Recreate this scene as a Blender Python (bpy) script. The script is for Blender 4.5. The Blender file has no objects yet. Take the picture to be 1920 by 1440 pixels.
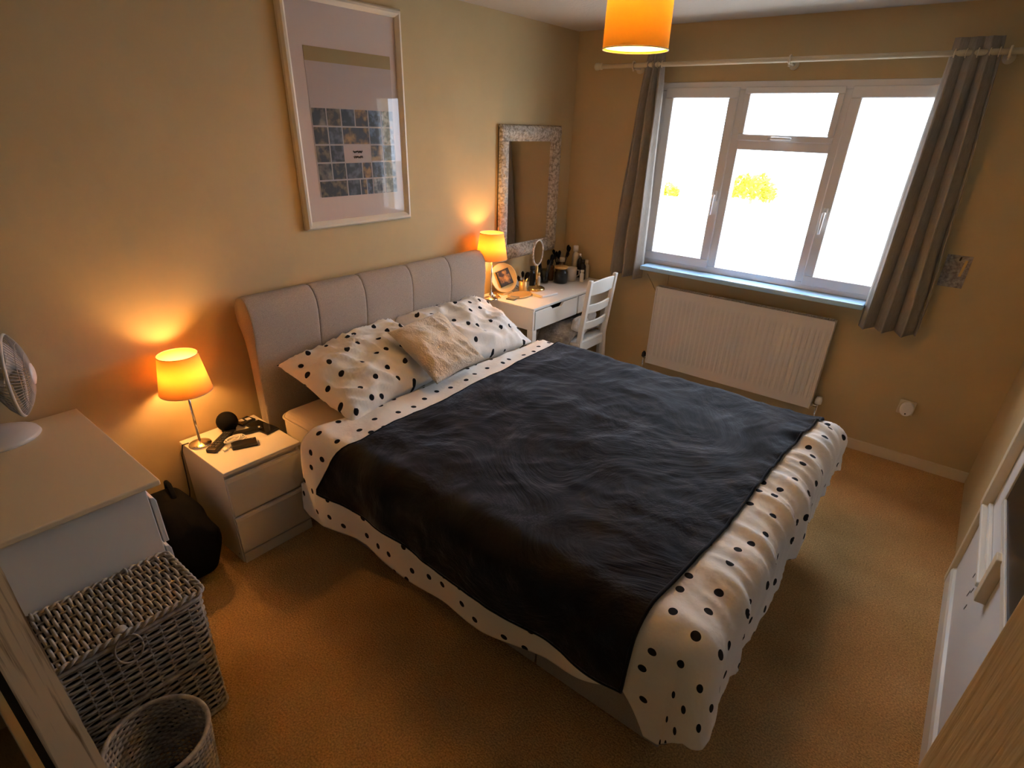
import bpy, bmesh, math, random
from mathutils import Vector, Matrix, noise

random.seed(7)
scene = bpy.context.scene
col = scene.collection
PI = math.pi

# ------------------------------------------------------------------ camera, world, exposure
cam_d = bpy.data.cameras.new('camera')
cam = bpy.data.objects.new('camera', cam_d)
col.objects.link(cam)
cam.location = (2.5256, -3.8551, 1.8024)
cam.rotation_euler = (1.09152, -0.02994, 0.67394)
cam_d.sensor_width = 36.0
cam_d.lens = 1041.45 * 36.0 / 1920.0
cam_d.shift_x = -3.24 / 1920.0
cam_d.shift_y = 57.46 / 1920.0
cam_d.clip_start = 0.02
scene.camera = cam

SKY = 4.2
PENDANT_W = 112.0
LAMP_W = 1.9
world = bpy.data.worlds.new('sky')
scene.world = world
world.use_nodes = True
bgn = world.node_tree.nodes['Background']
bgn.inputs['Color'].default_value = (0.75, 0.845, 1.0, 1)
bgn.inputs['Strength'].default_value = SKY

vs = scene.view_settings
vs.view_transform = 'Standard'
vs.look = 'None'
vs.exposure = 1.6
vs.gamma = 1.0
vs.use_curve_mapping = False

# light portal in the window opening (guides sky sampling, emits nothing itself)
pd = bpy.data.lights.new('window_portal', 'AREA')
pd.shape = 'RECTANGLE'; pd.size = 1.60; pd.size_y = 1.12
pd.cycles.is_portal = True
po = bpy.data.objects.new('window_portal', pd)
po.location = (1.49, 0.16, 1.51)
po.rotation_euler = (-PI / 2, 0, 0)
col.objects.link(po)

# ------------------------------------------------------------------ materials
MATS = {}
def mat(name, colr=(0.8, 0.8, 0.8), rough=0.6, metal=0.0, spec=0.5, **kw):
    if name in MATS:
        return MATS[name]
    m = bpy.data.materials.new(name); m.use_nodes = True
    b = m.node_tree.nodes['Principled BSDF']
    b.inputs['Base Color'].default_value = (*colr, 1)
    b.inputs['Roughness'].default_value = rough
    b.inputs['Metallic'].default_value = metal
    b.inputs['Specular IOR Level'].default_value = spec
    for k, v in kw.items():
        b.inputs[k.replace('_', ' ')].default_value = v
    MATS[name] = m
    return m

def nodes(m):
    return m.node_tree.nodes, m.node_tree.links, m.node_tree.nodes['Principled BSDF']

def add_noise_mix(m, c1, c2, scale, detail=4, rough=0.6, lo=0.35, hi=0.65, coord='Object', stretch=None):
    n, l, b = nodes(m)
    tc = n.new('ShaderNodeTexCoord')
    tx = n.new('ShaderNodeTexNoise'); tx.inputs['Scale'].default_value = scale
    tx.inputs['Detail'].default_value = detail; tx.inputs['Roughness'].default_value = rough
    src = tc.outputs[coord]
    if stretch:
        mp = n.new('ShaderNodeMapping'); mp.inputs['Scale'].default_value = stretch
        l.new(src, mp.inputs['Vector']); src = mp.outputs['Vector']
    l.new(src, tx.inputs['Vector'])
    rp = n.new('ShaderNodeValToRGB')
    rp.color_ramp.elements[0].position = lo; rp.color_ramp.elements[1].position = hi
    rp.color_ramp.elements[0].color = (*c1, 1); rp.color_ramp.elements[1].color = (*c2, 1)
    l.new(tx.outputs['Fac'], rp.inputs['Fac'])
    l.new(rp.outputs['Color'], b.inputs['Base Color'])
    return tx

def add_bump(m, scale, strength=0.3, dist=0.01, detail=3, coord='Object', stretch=None, kind='noise'):
    n, l, b = nodes(m)
    tc = n.new('ShaderNodeTexCoord'); src = tc.outputs[coord]
    if stretch:
        mp = n.new('ShaderNodeMapping'); mp.inputs['Scale'].default_value = stretch
        l.new(src, mp.inputs['Vector']); src = mp.outputs['Vector']
    if kind == 'noise':
        tx = n.new('ShaderNodeTexNoise'); tx.inputs['Detail'].default_value = detail
        out = tx.outputs['Fac']
    else:
        tx = n.new('ShaderNodeTexVoronoi'); out = tx.outputs['Distance']
    tx.inputs['Scale'].default_value = scale
    l.new(src, tx.inputs['Vector'])
    bp = n.new('ShaderNodeBump'); bp.inputs['Strength'].default_value = strength
    bp.inputs['Distance'].default_value = dist
    l.new(out, bp.inputs['Height']); l.new(bp.outputs['Normal'], b.inputs['Normal'])

M_wall = mat('wall_paint', (0.70, 0.59, 0.40), 0.75, spec=0.25)
add_noise_mix(M_wall, (0.545, 0.418, 0.225), (0.585, 0.449, 0.245), 2.2)
add_bump(M_wall, 90, 0.08, 0.004)
M_ceil = mat('ceiling_paint', (0.52, 0.48, 0.42), 0.85, spec=0.2)
add_bump(M_ceil, 60, 0.35, 0.01)
M_carpet = mat('carpet', (0.3, 0.18, 0.07), 0.95, spec=0.1)
def _carpet():
    n, l, b = nodes(M_carpet)
    tc = n.new('ShaderNodeTexCoord')
    t1 = n.new('ShaderNodeTexNoise'); t1.inputs['Scale'].default_value = 2.6; t1.inputs['Detail'].default_value = 5
    t2 = n.new('ShaderNodeTexNoise'); t2.inputs['Scale'].default_value = 160; t2.inputs['Detail'].default_value = 2
    for t in (t1, t2): l.new(tc.outputs['Object'], t.inputs['Vector'])
    r1 = n.new('ShaderNodeValToRGB'); e = r1.color_ramp.elements
    e[0].position = .32; e[1].position = .7
    e[0].color = (0.475, 0.29, 0.118, 1); e[1].color = (0.645, 0.41, 0.182, 1)
    r2 = n.new('ShaderNodeValToRGB'); e = r2.color_ramp.elements
    e[0].position = .3; e[1].position = .72
    e[0].color = (0.6, 0.6, 0.6, 1); e[1].color = (1.25, 1.25, 1.25, 1)
    mx = n.new('ShaderNodeMix'); mx.data_type = 'RGBA'; mx.blend_type = 'MULTIPLY'; mx.inputs['Factor'].default_value = 1
    l.new(t1.outputs['Fac'], r1.inputs['Fac']); l.new(t2.outputs['Fac'], r2.inputs['Fac'])
    l.new(r1.outputs['Color'], mx.inputs['A']); l.new(r2.outputs['Color'], mx.inputs['B'])
    l.new(mx.outputs['Result'], b.inputs['Base Color'])
    bp = n.new('ShaderNodeBump'); bp.inputs['Strength'].default_value = .7; bp.inputs['Distance'].default_value = .012
    l.new(t2.outputs['Fac'], bp.inputs['Height']); l.new(bp.outputs['Normal'], b.inputs['Normal'])
_carpet()
M_white = mat('white_furniture', (0.80, 0.77, 0.71), 0.38)
M_gloss = mat('white_gloss_paint', (0.80, 0.77, 0.70), 0.3)
M_cream = mat('cream_gloss_paint', (0.72, 0.62, 0.44), 0.4)
M_upvc = mat('white_plastic_frame', (0.82, 0.80, 0.79), 0.3)
M_rad = mat('radiator_enamel', (0.74, 0.70, 0.64), 0.35)
M_black = mat('black_plastic', (0.012, 0.012, 0.013), 0.35)
M_blackmat = mat('black_fabric', (0.006, 0.006, 0.007), 0.9, spec=.1)
M_dark = mat('dark_void', (0.02, 0.018, 0.015), 0.8)
M_chrome = mat('chrome', (0.75, 0.73, 0.70), 0.18, metal=1.0)
M_brass = mat('brass', (0.75, 0.50, 0.20), 0.25, metal=1.0)
M_goldp = mat('gold_paint', (0.62, 0.42, 0.16), 0.4, metal=0.4)
M_mirror = mat('mirror_glass', (0.88, 0.88, 0.88), 0.02, metal=1.0)
M_linen = mat('grey_linen_upholstery', (0.34, 0.31, 0.28), 0.9, spec=0.2)
add_noise_mix(M_linen, (0.31, 0.27, 0.235), (0.43, 0.38, 0.335), 260, 2, .6, .3, .7)
add_bump(M_linen, 420, 0.5, 0.003)
M_matt = mat('mattress_ticking', (0.74, 0.68, 0.56), 0.85, spec=0.2)
add_bump(M_matt, 40, 0.15, 0.01)
M_curtain = mat('curtain_linen', (0.30, 0.27, 0.235), 0.9, spec=0.15)
add_noise_mix(M_curtain, (0.27, 0.24, 0.21), (0.34, 0.305, 0.265), 180, 2, .6, .3, .7, stretch=(1, 1, .15))
add_bump(M_curtain, 300, 0.35, 0.003)
M_cush = mat('cream_plush', (0.80, 0.67, 0.52), 1.0, spec=0.1, Sheen_Weight=0.5)
add_bump(M_cush, 120, 0.8, 0.01)
M_wick = mat('grey_wicker', (0.36, 0.325, 0.29), 0.75, spec=0.25)
add_noise_mix(M_wick, (0.30, 0.255, 0.21), (0.58, 0.505, 0.42), 35, 3, .6, .3, .7)
M_wood = mat('whitewashed_wood', (0.6, 0.52, 0.4), 0.7, spec=0.25)
def _wood():
    n, l, b = nodes(M_wood)
    tc = n.new('ShaderNodeTexCoord'); mp = n.new('ShaderNodeMapping'); mp.inputs['Scale'].default_value = (2.5, 75, 2.5)
    l.new(tc.outputs['Object'], mp.inputs['Vector'])
    t = n.new('ShaderNodeTexNoise'); t.inputs['Scale'].default_value = 1.6; t.inputs['Detail'].default_value = 6
    t.inputs['Distortion'].default_value = .25
    l.new(mp.outputs['Vector'], t.inputs['Vector'])
    r = n.new('ShaderNodeValToRGB'); e = r.color_ramp.elements
    e[0].position = .34; e[0].color = (0.24, 0.16, 0.09, 1); e[1].position = .50; e[1].color = (0.84, 0.72, 0.54, 1)
    l.new(t.outputs['Fac'], r.inputs['Fac']); l.new(r.outputs['Color'], b.inputs['Base Color'])
_wood()
M_door = mat('embossed_door_paint', (0.90, 0.71, 0.40), 0.5, spec=0.3)
add_bump(M_door, 1.0, 0.5, 0.003, 2, stretch=(130, 130, 9))

M_dots = mat('polka_dot_cotton', (0.82, 0.79, 0.75), 0.85, spec=0.15)
def _dots():
    n, l, b = nodes(M_dots)
    uv = n.new('ShaderNodeUVMap'); uv.uv_map = 'sheet'
    v = n.new('ShaderNodeTexVoronoi'); v.voronoi_dimensions = '2D'; v.inputs['Scale'].default_value = 10.2
    v.inputs['Randomness'].default_value = 0.52
    l.new(uv.outputs['UV'], v.inputs['Vector'])
    mt = n.new('ShaderNodeMath'); mt.operation = 'LESS_THAN'; mt.inputs[1].default_value = 0.130
    l.new(v.outputs['Distance'], mt.inputs[0])
    mx = n.new('ShaderNodeMix'); mx.data_type = 'RGBA'
    mx.inputs['A'].default_value = (0.88, 0.86, 0.83, 1); mx.inputs['B'].default_value = (0.012, 0.012, 0.014, 1)
    l.new(mt.outputs['Value'], mx.inputs['Factor']); l.new(mx.outputs['Result'], b.inputs['Base Color'])
    tx = n.new('ShaderNodeTexNoise'); tx.inputs['Scale'].default_value = 9; tx.inputs['Detail'].default_value = 5
    l.new(uv.outputs['UV'], tx.inputs['Vector'])
    bp = n.new('ShaderNodeBump'); bp.inputs['Strength'].default_value = .35; bp.inputs['Distance'].default_value = .03
    l.new(tx.outputs['Fac'], bp.inputs['Height']); l.new(bp.outputs['Normal'], b.inputs['Normal'])
_dots()

M_throw = mat('black_velvet_fleece', (0.008, 0.008, 0.010), 0.8, spec=0.1)
def _throw():
    n, l, b = nodes(M_throw)
    uv = n.new('ShaderNodeUVMap'); uv.uv_map = 'sheet'
    t = n.new('ShaderNodeTexNoise'); t.inputs['Scale'].default_value = 2.2; t.inputs['Detail'].default_value = 6
    t.inputs['Roughness'].default_value = .62; t.inputs['Distortion'].default_value = 1.6
    l.new(uv.outputs['UV'], t.inputs['Vector'])
    r = n.new('ShaderNodeValToRGB'); e = r.color_ramp.elements
    e[0].position = .36; e[0].color = (.06, .06, .06, 1); e[1].position = .70; e[1].color = (.70, .70, .70, 1)
    l.new(t.outputs['Fac'], r.inputs['Fac'])
    l.new(r.outputs['Color'], b.inputs['Sheen Weight'])
    b.inputs['Sheen Roughness'].default_value = .35
    b.inputs['Sheen Tint'].default_value = (0.8, 0.86, 1, 1)
    bp = n.new('ShaderNodeBump'); bp.inputs['Strength'].default_value = .6; bp.inputs['Distance'].default_value = .03
    l.new(t.outputs['Fac'], bp.inputs['Height']); l.new(bp.outputs['Normal'], b.inputs['Normal'])
_throw()

def shade_mat(name, c, tr=0.55):
    m = bpy.data.materials.new(name); m.use_nodes = True
    n, l = m.node_tree.nodes, m.node_tree.links
    n.clear()
    out = n.new('ShaderNodeOutputMaterial'); mx = n.new('ShaderNodeMixShader'); mx.inputs['Fac'].default_value = tr
    d = n.new('ShaderNodeBsdfDiffuse'); t = n.new('ShaderNodeBsdfTranslucent')
    d.inputs['Color'].default_value = (*c, 1); t.inputs['Color'].default_value = (*c, 1)
    l.new(d.outputs[0], mx.inputs[1]); l.new(t.outputs[0], mx.inputs[2]); l.new(mx.outputs[0], out.inputs['Surface'])
    return m
M_shade = shade_mat('lamp_shade_cloth', (0.92, 0.62, 0.22), .36)
M_pshade = shade_mat('pendant_shade_cloth', (0.80, 0.60, 0.15), .040)
M_pdiff = shade_mat('pendant_diffuser', (0.92, 0.90, 0.84), .6)

def glass_mat(name, refl=0.06, tint=(1, 1, 1)):
    m = bpy.data.materials.new(name); m.use_nodes = True
    n, l = m.node_tree.nodes, m.node_tree.links
    n.clear()
    out = n.new('ShaderNodeOutputMaterial'); mx = n.new('ShaderNodeMixShader')
    fr = n.new('ShaderNodeFresnel'); fr.inputs['IOR'].default_value = 1.5
    t = n.new('ShaderNodeBsdfTransparent'); g = n.new('ShaderNodeBsdfGlossy')
    t.inputs['Color'].default_value = (*tint, 1); g.inputs['Roughness'].default_value = .01
    ge = n.new('ShaderNodeNewGeometry'); iv = n.new('ShaderNodeMath'); iv.operation = 'SUBTRACT'; iv.inputs[0].default_value = 1
    l.new(ge.outputs['Backfacing'], iv.inputs[1])          # the far face of a pane adds no second reflection
    mu = n.new('ShaderNodeMath'); mu.operation = 'MULTIPLY'; l.new(fr.outputs[0], mu.inputs[0]); l.new(iv.outputs[0], mu.inputs[1])
    l.new(mu.outputs[0], mx.inputs['Fac']); l.new(t.outputs[0], mx.inputs[1]); l.new(g.outputs[0], mx.inputs[2])
    l.new(mx.outputs[0], out.inputs['Surface'])
    return m
M_glass = glass_mat('clear_pane')
M_jar = glass_mat('jar_glass', tint=(.75, .75, .72))

# ------------------------------------------------------------------ mesh building
class MB:
    def __init__(s): s.v = []; s.f = []; s.uv = None
    def add(s, vs_, fs):
        o = len(s.v); s.v += [tuple(p) for p in vs_]; s.f += [tuple(i + o for i in f) for f in fs]; return s
    def box(s, x0, x1, y0, y1, z0, z1):
        return s.add([(x0, y0, z0), (x1, y0, z0), (x1, y1, z0), (x0, y1, z0), (x0, y0, z1), (x1, y0, z1), (x1, y1, z1), (x0, y1, z1)],
                     [(0, 3, 2, 1), (4, 5, 6, 7), (0, 1, 5, 4), (1, 2, 6, 5), (2, 3, 7, 6), (3, 0, 4, 7)])
    def obox(s, c, ax, ay, az):          # oriented box: centre and three half-axis vectors
        c, ax, ay, az = map(Vector, (c, ax, ay, az)); p = []
        for k in (-1, 1):
            for a, b in ((-1, -1), (1, -1), (1, 1), (-1, 1)): p.append(c + ax * a + ay * b + az * k)
        return s.add(p, [(0, 3, 2, 1), (4, 5, 6, 7), (0, 1, 5, 4), (1, 2, 6, 5), (2, 3, 7, 6), (3, 0, 4, 7)])
    def bar(s, a, b, w, h, up=(0, 0, 1)):
        a, b = Vector(a), Vector(b); d = b - a; u = Vector(up)
        sd = d.cross(u).normalized(); u2 = sd.cross(d).normalized()
        return s.obox((a + b) / 2, d / 2, sd * w / 2, u2 * h / 2)
    def tube(s, pts, r, n=8, closed=False, cap=True):
        pts = [Vector(p) for p in pts]; m = len(pts); rs = r if isinstance(r, (list, tuple)) else [r] * m
        vs_, fs = [], []
        prev = None
        for i, p in enumerate(pts):
            if closed: t = pts[(i + 1) % m] - pts[i - 1]
            else: t = pts[min(i + 1, m - 1)] - pts[max(i - 1, 0)]
            t = t.normalized() if t.length > 1e-9 else Vector((0, 0, 1))
            if prev is None:
                q = Vector((0, 0, 1)) if abs(t.z) < .9 else Vector((1, 0, 0))
                nx = t.cross(q).normalized()
            else:
                nx = prev - t * prev.dot(t)
                nx = nx.normalized() if nx.length > 1e-6 else t.orthogonal().normalized()
            prev = nx; ny = t.cross(nx)
            for k in range(n):
                a = 2 * PI * k / n; vs_.append(p + (nx * math.cos(a) + ny * math.sin(a)) * rs[i])
        for i in range(m if closed else m - 1):
            j = (i + 1) % m
            for k in range(n):
                k2 = (k + 1) % n; fs.append((i * n + k, i * n + k2, j * n + k2, j * n + k))
        if cap and not closed:
            fs.append(tuple(range(n - 1, -1, -1))); fs.append(tuple((m - 1) * n + k for k in range(n)))
        return s.add(vs_, fs)
    def cyl(s, a, b, r0, r1=None, n=24, cap=True):
        return s.tube([a, b], [r0, r0 if r1 is None else r1], n, cap=cap)
    def lathe(s, prof, c=(0, 0, 0), n=32, axis='z', cap=True):   # prof: (r, z)
        vs_, fs = [], []; m = len(prof); c = Vector(c)
        for r, z in prof:
            for k in range(n):
                a = 2 * PI * k / n; vs_.append(c + Vector((r * math.cos(a), r * math.sin(a), z)))
        for i in range(m - 1):
            for k in range(n):
                k2 = (k + 1) % n; fs.append((i * n + k, i * n + k2, (i + 1) * n + k2, (i + 1) * n + k))
        if cap:
            if prof[0][0] > 1e-5: fs.append(tuple(range(n - 1, -1, -1)))
            if prof[-1][0] > 1e-5: fs.append(tuple((m - 1) * n + k for k in range(n)))
        return s.add(vs_, fs)
    def extrude(s, poly, y0, y1, plane='xz'):      # polygon in xz extruded along y (or yz along x, xy along z)
        def P(a, b, t): return {'xz': (a, t, b), 'yz': (t, a, b), 'xy': (a, b, t)}[plane]
        n = len(poly); vs_ = [P(a, b, y0) for a, b in poly] + [P(a, b, y1) for a, b in poly]
        fs = [tuple(range(n)), tuple(range(2 * n - 1, n - 1, -1))] + [(i, i + n, (i + 1) % n + n, (i + 1) % n) for i in range(n)]
        return s.add(vs_, fs)
    def grid(s, fn, nu, nv, uvfn=None):
        o = len(s.v); s.v += [tuple(fn(i / nu, j / nv)) for i in range(nu + 1) for j in range(nv + 1)]
        for i in range(nu):
            for j in range(nv):
                a = o + i * (nv + 1) + j; s.f.append((a, a + nv + 1, a + nv + 2, a + 1))
        if uvfn:
            s.uv = s.uv or {}
            for i in range(nu + 1):
                for j in range(nv + 1): s.uv[o + i * (nv + 1) + j] = uvfn(i / nu, j / nv)
        return s
    def xf(s, m): s.v = [tuple(m @ Vector(p)) for p in s.v]; return s
    def build(s, name, m, parent=None, smooth=False, bevel=0, seg=2, loc=None, fix=True):
        me = bpy.data.meshes.new(name); me.from_pydata(s.v, [], s.f)
        if s.uv:
            ul = me.uv_layers.new(name='sheet')
            for lp in me.loops: ul.data[lp.index].uv = s.uv.get(lp.vertex_index, (0, 0))
        me.update()
        if fix:
            bm = bmesh.new(); bm.from_mesh(me); bmesh.ops.recalc_face_normals(bm, faces=bm.faces); bm.to_mesh(me); bm.free()
        if smooth:
            for p in me.polygons: p.use_smooth = True
        o = bpy.data.objects.new(name, me); col.objects.link(o)
        if m: me.materials.append(m)
        if parent: o.parent = parent; o.matrix_parent_inverse = Matrix.Translation(-Vector(parent_world(parent)))
        if bevel:
            md = o.modifiers.new('bevel', 'BEVEL'); md.width = bevel; md.segments = seg; md.limit_method = 'ANGLE'; md.angle_limit = .6
        if smooth == 'auto':
            md = o.modifiers.new('wn', 'WEIGHTED_NORMAL')
        return o

def parent_world(o):
    return Vector(o.location) if o.parent is None else Vector((0, 0, 0))

def tag(o, label, cat, group=None, kind=None):
    o['label'] = label
    if cat: o['category'] = cat
    if group: o['group'] = group
    if kind: o['kind'] = kind
    return o
def thing(name, loc, label, cat, group=None):
    o = bpy.data.objects.new(name, None); o.location = loc; o.empty_display_size = .05; col.objects.link(o)
    return tag(o, label, cat, group)
def struct(o, label=None):
    o['kind'] = 'structure'
    if label: o['label'] = label
    return o
def nz(x, y, z=0.0, s=1.0): return noise.noise(Vector((x * s, y * s, z * s)))

# ------------------------------------------------------------------ the room
LX, FY, HZ = 2.95, -5.0, 2.39
T = 0.2
struct(MB().box(-T, 4.2, FY - T, T, -0.1, 0).build('floor', M_carpet), 'brown carpet floor')
struct(MB().box(-T, 4.2, FY - T, T, HZ, HZ + .1).build('ceiling', M_ceil), 'off-white textured ceiling')
struct(MB().box(-T, 0, FY - T, T, 0, HZ).build('wall_left', M_wall), 'magnolia wall behind the headboard')
WX0, WX1, WZ0, WZ1 = 0.676, 2.31, 0.945, 2.08
w = MB()
w.box(0, WX0, 0, T, 0, HZ); w.box(WX1, LX + .1, 0, T, 0, HZ)
w.box(WX0, WX1, 0, T, 0, WZ0 - .03); w.box(WX0, WX1, 0, T, WZ1, HZ)
struct(w.build('wall_back', M_wall), 'magnolia wall with the window and radiator')
DY0, DY1 = -4.77, -3.985            # doorway in the right wall
w = MB()
w.box(LX, LX + .1, DY1, 0, 0, HZ); w.box(LX, LX + .1, FY, DY0, 0, HZ); w.box(LX, LX + .1, DY0, DY1, 2.02, HZ)
struct(w.build('wall_right', M_wall), 'magnolia wall opposite the headboard')
struct(MB().box(-T, 4.2, FY - T, FY, 0, HZ).build('wall_front', M_wall), 'magnolia wall behind the viewer')
w = MB(); w.box(3.95, 4.2, FY, 0, 0, HZ); w.box(LX + .1, 3.95, -3.2, -3.0, 0, HZ)
struct(w.build('wall_hall', M_wall), 'landing walls beyond the doorway')
# skirting boards
def skirt(name, boxes, m=M_cream):
    w = MB()
    for b in boxes: w.box(*b)
    return struct(w.build(name, m, bevel=.004))
skirt('baseboard_back', [(0.0, LX, -.014, 0, 0, .07)])
skirt('baseboard_left', [(0, .014, FY, -.014, 0, .07)])
skirt('baseboard_right', [(LX - .014, LX, DY1 + .06, -2.95, 0, .08)], M_gloss)
# ------------------------------------------------------------------ window, sill, curtains
def rect_frame(w, x0, x1, z0, z1, b, y0, y1):
    w.box(x0, x1, y0, y1, z0, z0 + b); w.box(x0, x1, y0, y1, z1 - b, z1)
    w.box(x0, x0 + b, y0, y1, z0 + b, z1 - b); w.box(x1 - b, x1, y0, y1, z0 + b, z1 - b)
win = bpy.data.objects.new('window_1', None); win.location = (1.49, 0, WZ0); col.objects.link(win)
struct(win, 'white plastic casement window, blown out by daylight')
w = MB(); rect_frame(w, WX0, WX1, WZ0, WZ1, .045, 0.0, .07); w.box(WX0, WX1, .001, .069, WZ0 - .03, WZ0)
MX0, MX1 = 1.168, 1.742
w.box(MX0, MX0 + .06, 0, .07, WZ0 + .045, WZ1 - .045); w.box(MX1, MX1 + .06, 0, .07, WZ0 + .045, WZ1 - .045)
w.box(MX0 + .06, MX1, 0, .07, 1.715, 1.775)
w.build('frame', M_upvc, win, bevel=.004)
def sash(x0, x1, z0, z1, b, y0=-.012, handle=None):
    m = MB(); rect_frame(m, x0, x1, z0, z1, b, y0, .05)
    s = m.build('sash', M_upvc, win, bevel=.006)
    MB().box(x0 + b - .005, x1 - b + .005, .018, .026, z0 + b - .005, z1 - b + .005).build('pane', M_glass, s)
    if handle:
        hx, hz, vert = handle
        h = MB()
        if vert:
            h.box(hx - .012, hx + .012, y0 - .012, y0, hz - .03, hz + .03); h.tube([(hx, y0 - .012, hz), (hx, y0 - .035, hz + .004), (hx, y0 - .038, hz - .05), (hx, y0 - .036, hz - .115)], [.009, .009, .008, .006], 8)
        else:
            h.box(hx - .03, hx + .03, y0 - .012, y0, hz - .011, hz + .011); h.tube([(hx, y0 - .012, hz), (hx, y0 - .035, hz), (hx + .05, y0 - .038, hz), (hx + .11, y0 - .036, hz)], [.009, .009, .008, .006], 8)
        h.build('handle', M_upvc, s, smooth=True)
    return s
sash(WX0 + .03, MX0 + .01, WZ0 + .03, WZ1 - .03, .058, handle=(MX0 - .02, 1.44, True))
sash(MX0 + .045, MX1 + .012, 1.765, WZ1 - .03, .036, handle=(1.43, 1.783, False))
sash(MX1 + .045, WX1 - .03, WZ0 + .03, WZ1 - .03, .058, handle=(MX1 + .075, 1.40, True))
MB().box(MX0 + .055, MX1 + .005, .028, .036, WZ0 + .04, 1.72).build('pane', M_glass, win)
MB().box(.744, 2.168, -.135, .0, WZ0 - .03, WZ0 + .001).build('sill', mat('sky_tinted_sill', (.40, .66, .95), .2), win, bevel=.006)  # blue sky reflection is put into the sill's base colour

def curtain(xt0, xt1, xb0, xb1, zt, zb, nf, ph, label, seed):
    N, Mz = nf * 16, 46
    def P(u, v):
        z = zt + (zb - zt) * v
        e = min(1, v * 1.15) ** .8
        x0 = xt0 + (xb0 - xt0) * e; x1 = xt1 + (xb1 - xt1) * e
        a = 2 * PI * nf * u + ph
        wob = .25 * nz(u * 3 + seed, v * 2.2)
        x = x0 + (x1 - x0) * (u + .035 * math.sin(2 * a) / nf * 2) + .008 * nz(v * 3 + seed, u * 2)
        amp = (.022 + .022 * v) * (.35 + .65 * min(1, v * 6))
        y = -.098 + amp * math.sin(a + wob) + .012 * nz(u * 5, v * 3, seed)
        if zb == z: z += 0
        return (x, y, z + .006 * math.sin(a) * v)
    m = MB().grid(P, N, Mz)
    o = m.build('curtain', M_curtain, None, smooth=True, fix=False)
    sd = o.modifiers.new('solid', 'SOLIDIFY'); sd.thickness = .004
    return tag(o, label, 'curtain', 'window curtains')
curtain(.590, .705, .468, .735, 2.235, .845, 3, .6, 'gathered taupe curtain on the window side next to the desk', 1)
curtain(2.185, 2.375, 2.175, 2.462, 2.235, .815, 3, 2.9, 'gathered taupe curtain at the window edge by the wall postcard', 5)
rod = thing('curtain_rod', (1.35, -.1, 2.17), 'long white curtain rod on brackets above the window', 'curtain rod')
MB().cyl((.27, -.1, 2.17), (2.46, -.1, 2.172), .0135, n=16).build('rod', M_cream, rod, smooth=True)
for xe, sg in ((.27, -1), (2.46, 1)):
    MB().lathe([(.0135, 0), (.02, .004), (.02, .016), (.015, .02), (.022, .032), (.022, .05), (.012, .06), (0, .062)], n=16).xf(
        Matrix.Translation((xe, -.1, 2.171)) @ Matrix.Rotation(sg * PI / 2, 4, 'Y')).build('finial', M_cream, rod, smooth=True)
for xb in (.50, 1.455, 2.41):
    b = MB(); b.cyl((xb, 0, 2.155), (xb, -.012, 2.155), .026, n=16); b.cyl((xb, -.01, 2.155), (xb, -.085, 2.155), .008, n=10)
    b.tube([(xb, -.1 + .02 * math.cos(a), 2.171 + .02 * math.sin(a)) for a in [i * 2 * PI / 16 for i in range(16)]], .006, 6, closed=True)
    b.cyl((xb, -.1, 2.15), (xb, -.1, 2.138), .006, n=8)
    b.build('bracket', M_cream, rod, smooth=True)
for i, xr in enumerate((.60, .635, .67, .70, 2.20, 2.245, 2.29, 2.335, 2.37)):
    MB().tube([(xr, -.1 + .0185 * math.cos(a), 2.171 + .0185 * math.sin(a)) for a in [k * 2 * PI / 14 for k in range(14)]], .003, 5, closed=True).build('ring', M_cream, rod, smooth=True)

# ------------------------------------------------------------------ radiator and pipes
RX0, RX1, RZ0, RZ1 = .872, 2.052, .222, .812
rad = thing('radiator', (1.46, -.07, .0), 'long white ribbed panel radiator under the window sill', 'radiator')
NF = 34
def flute(u, v):
    x = RX0 + .012 + (RX1 - RX0 - .024) * u
    z = RZ0 + .006 + (RZ1 - RZ0 - .012) * v
    k = (u * NF) % 1.0
    inz = max(0, min(1, (v - .095) / .03)) * max(0, min(1, (.905 - v) / .03))
    d = .006 * (max(0, math.cos((k - .5) * 2 * PI)) ** 1.0) * inz
    return (x, -.093 - d, z)
m = MB().grid(flute, NF * 10, 40)
o = m.build('front_panel', M_rad, rad, smooth=True, fix=False)
w = MB(); w.box(RX0, RX1, -.092, -.088, RZ0, RZ1); w.box(RX0 + .01, RX1 - .01, -.045, -.038, RZ0, RZ1)
w.build('back_panel', M_rad, rad, bevel=.002)
w = MB(); w.box(RX0, RX0 + .012, -.1, -.038, RZ0, RZ1); w.build('side_cover', M_rad, rad, bevel=.005)
w = MB(); w.box(RX1 - .012, RX1, -.1, -.038, RZ0, RZ1); w.build('side_cover', M_rad, rad, bevel=.005)
w = MB(); w.box(RX0 + .012, RX1 - .012, -.1, -.09, RZ1 - .014, RZ1); w.box(RX0 + .012, RX1 - .012, -.046, -.038, RZ1 - .008, RZ1)
k = RX0 + .02
while k < RX1 - .02:
    w.box(k, k + .006, -.09, -.046, RZ1 - .008, RZ1 - .002); k += .016
w.build('top_grille', M_rad, rad)
w = MB(); w.cyl((RX0 - .03, -.068, .255), (RX0, -.068, .255), .010, n=10); w.cyl((RX0 - .03, -.068, .10), (RX0 - .03, -.068, .255), .0075, n=10)
w.build('valve', M_chrome, rad, smooth=True)
MB().lathe([(.012, 0), (.017, .004), (.015, .03), (.006, .045), (0, .046)], (RX0 - .03, -.068, .255), 14).build('valve_cap', M_dark, rad, smooth=True)
w = MB(); w.cyl((RX1, -.068, .245), (RX1 + .035, -.068, .245), .010, n=10); w.cyl((RX1 + .035, -.068, .06), (RX1 + .035, -.068, .26), .0075, n=10)
w.build('valve', M_chrome, rad, smooth=True)
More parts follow.
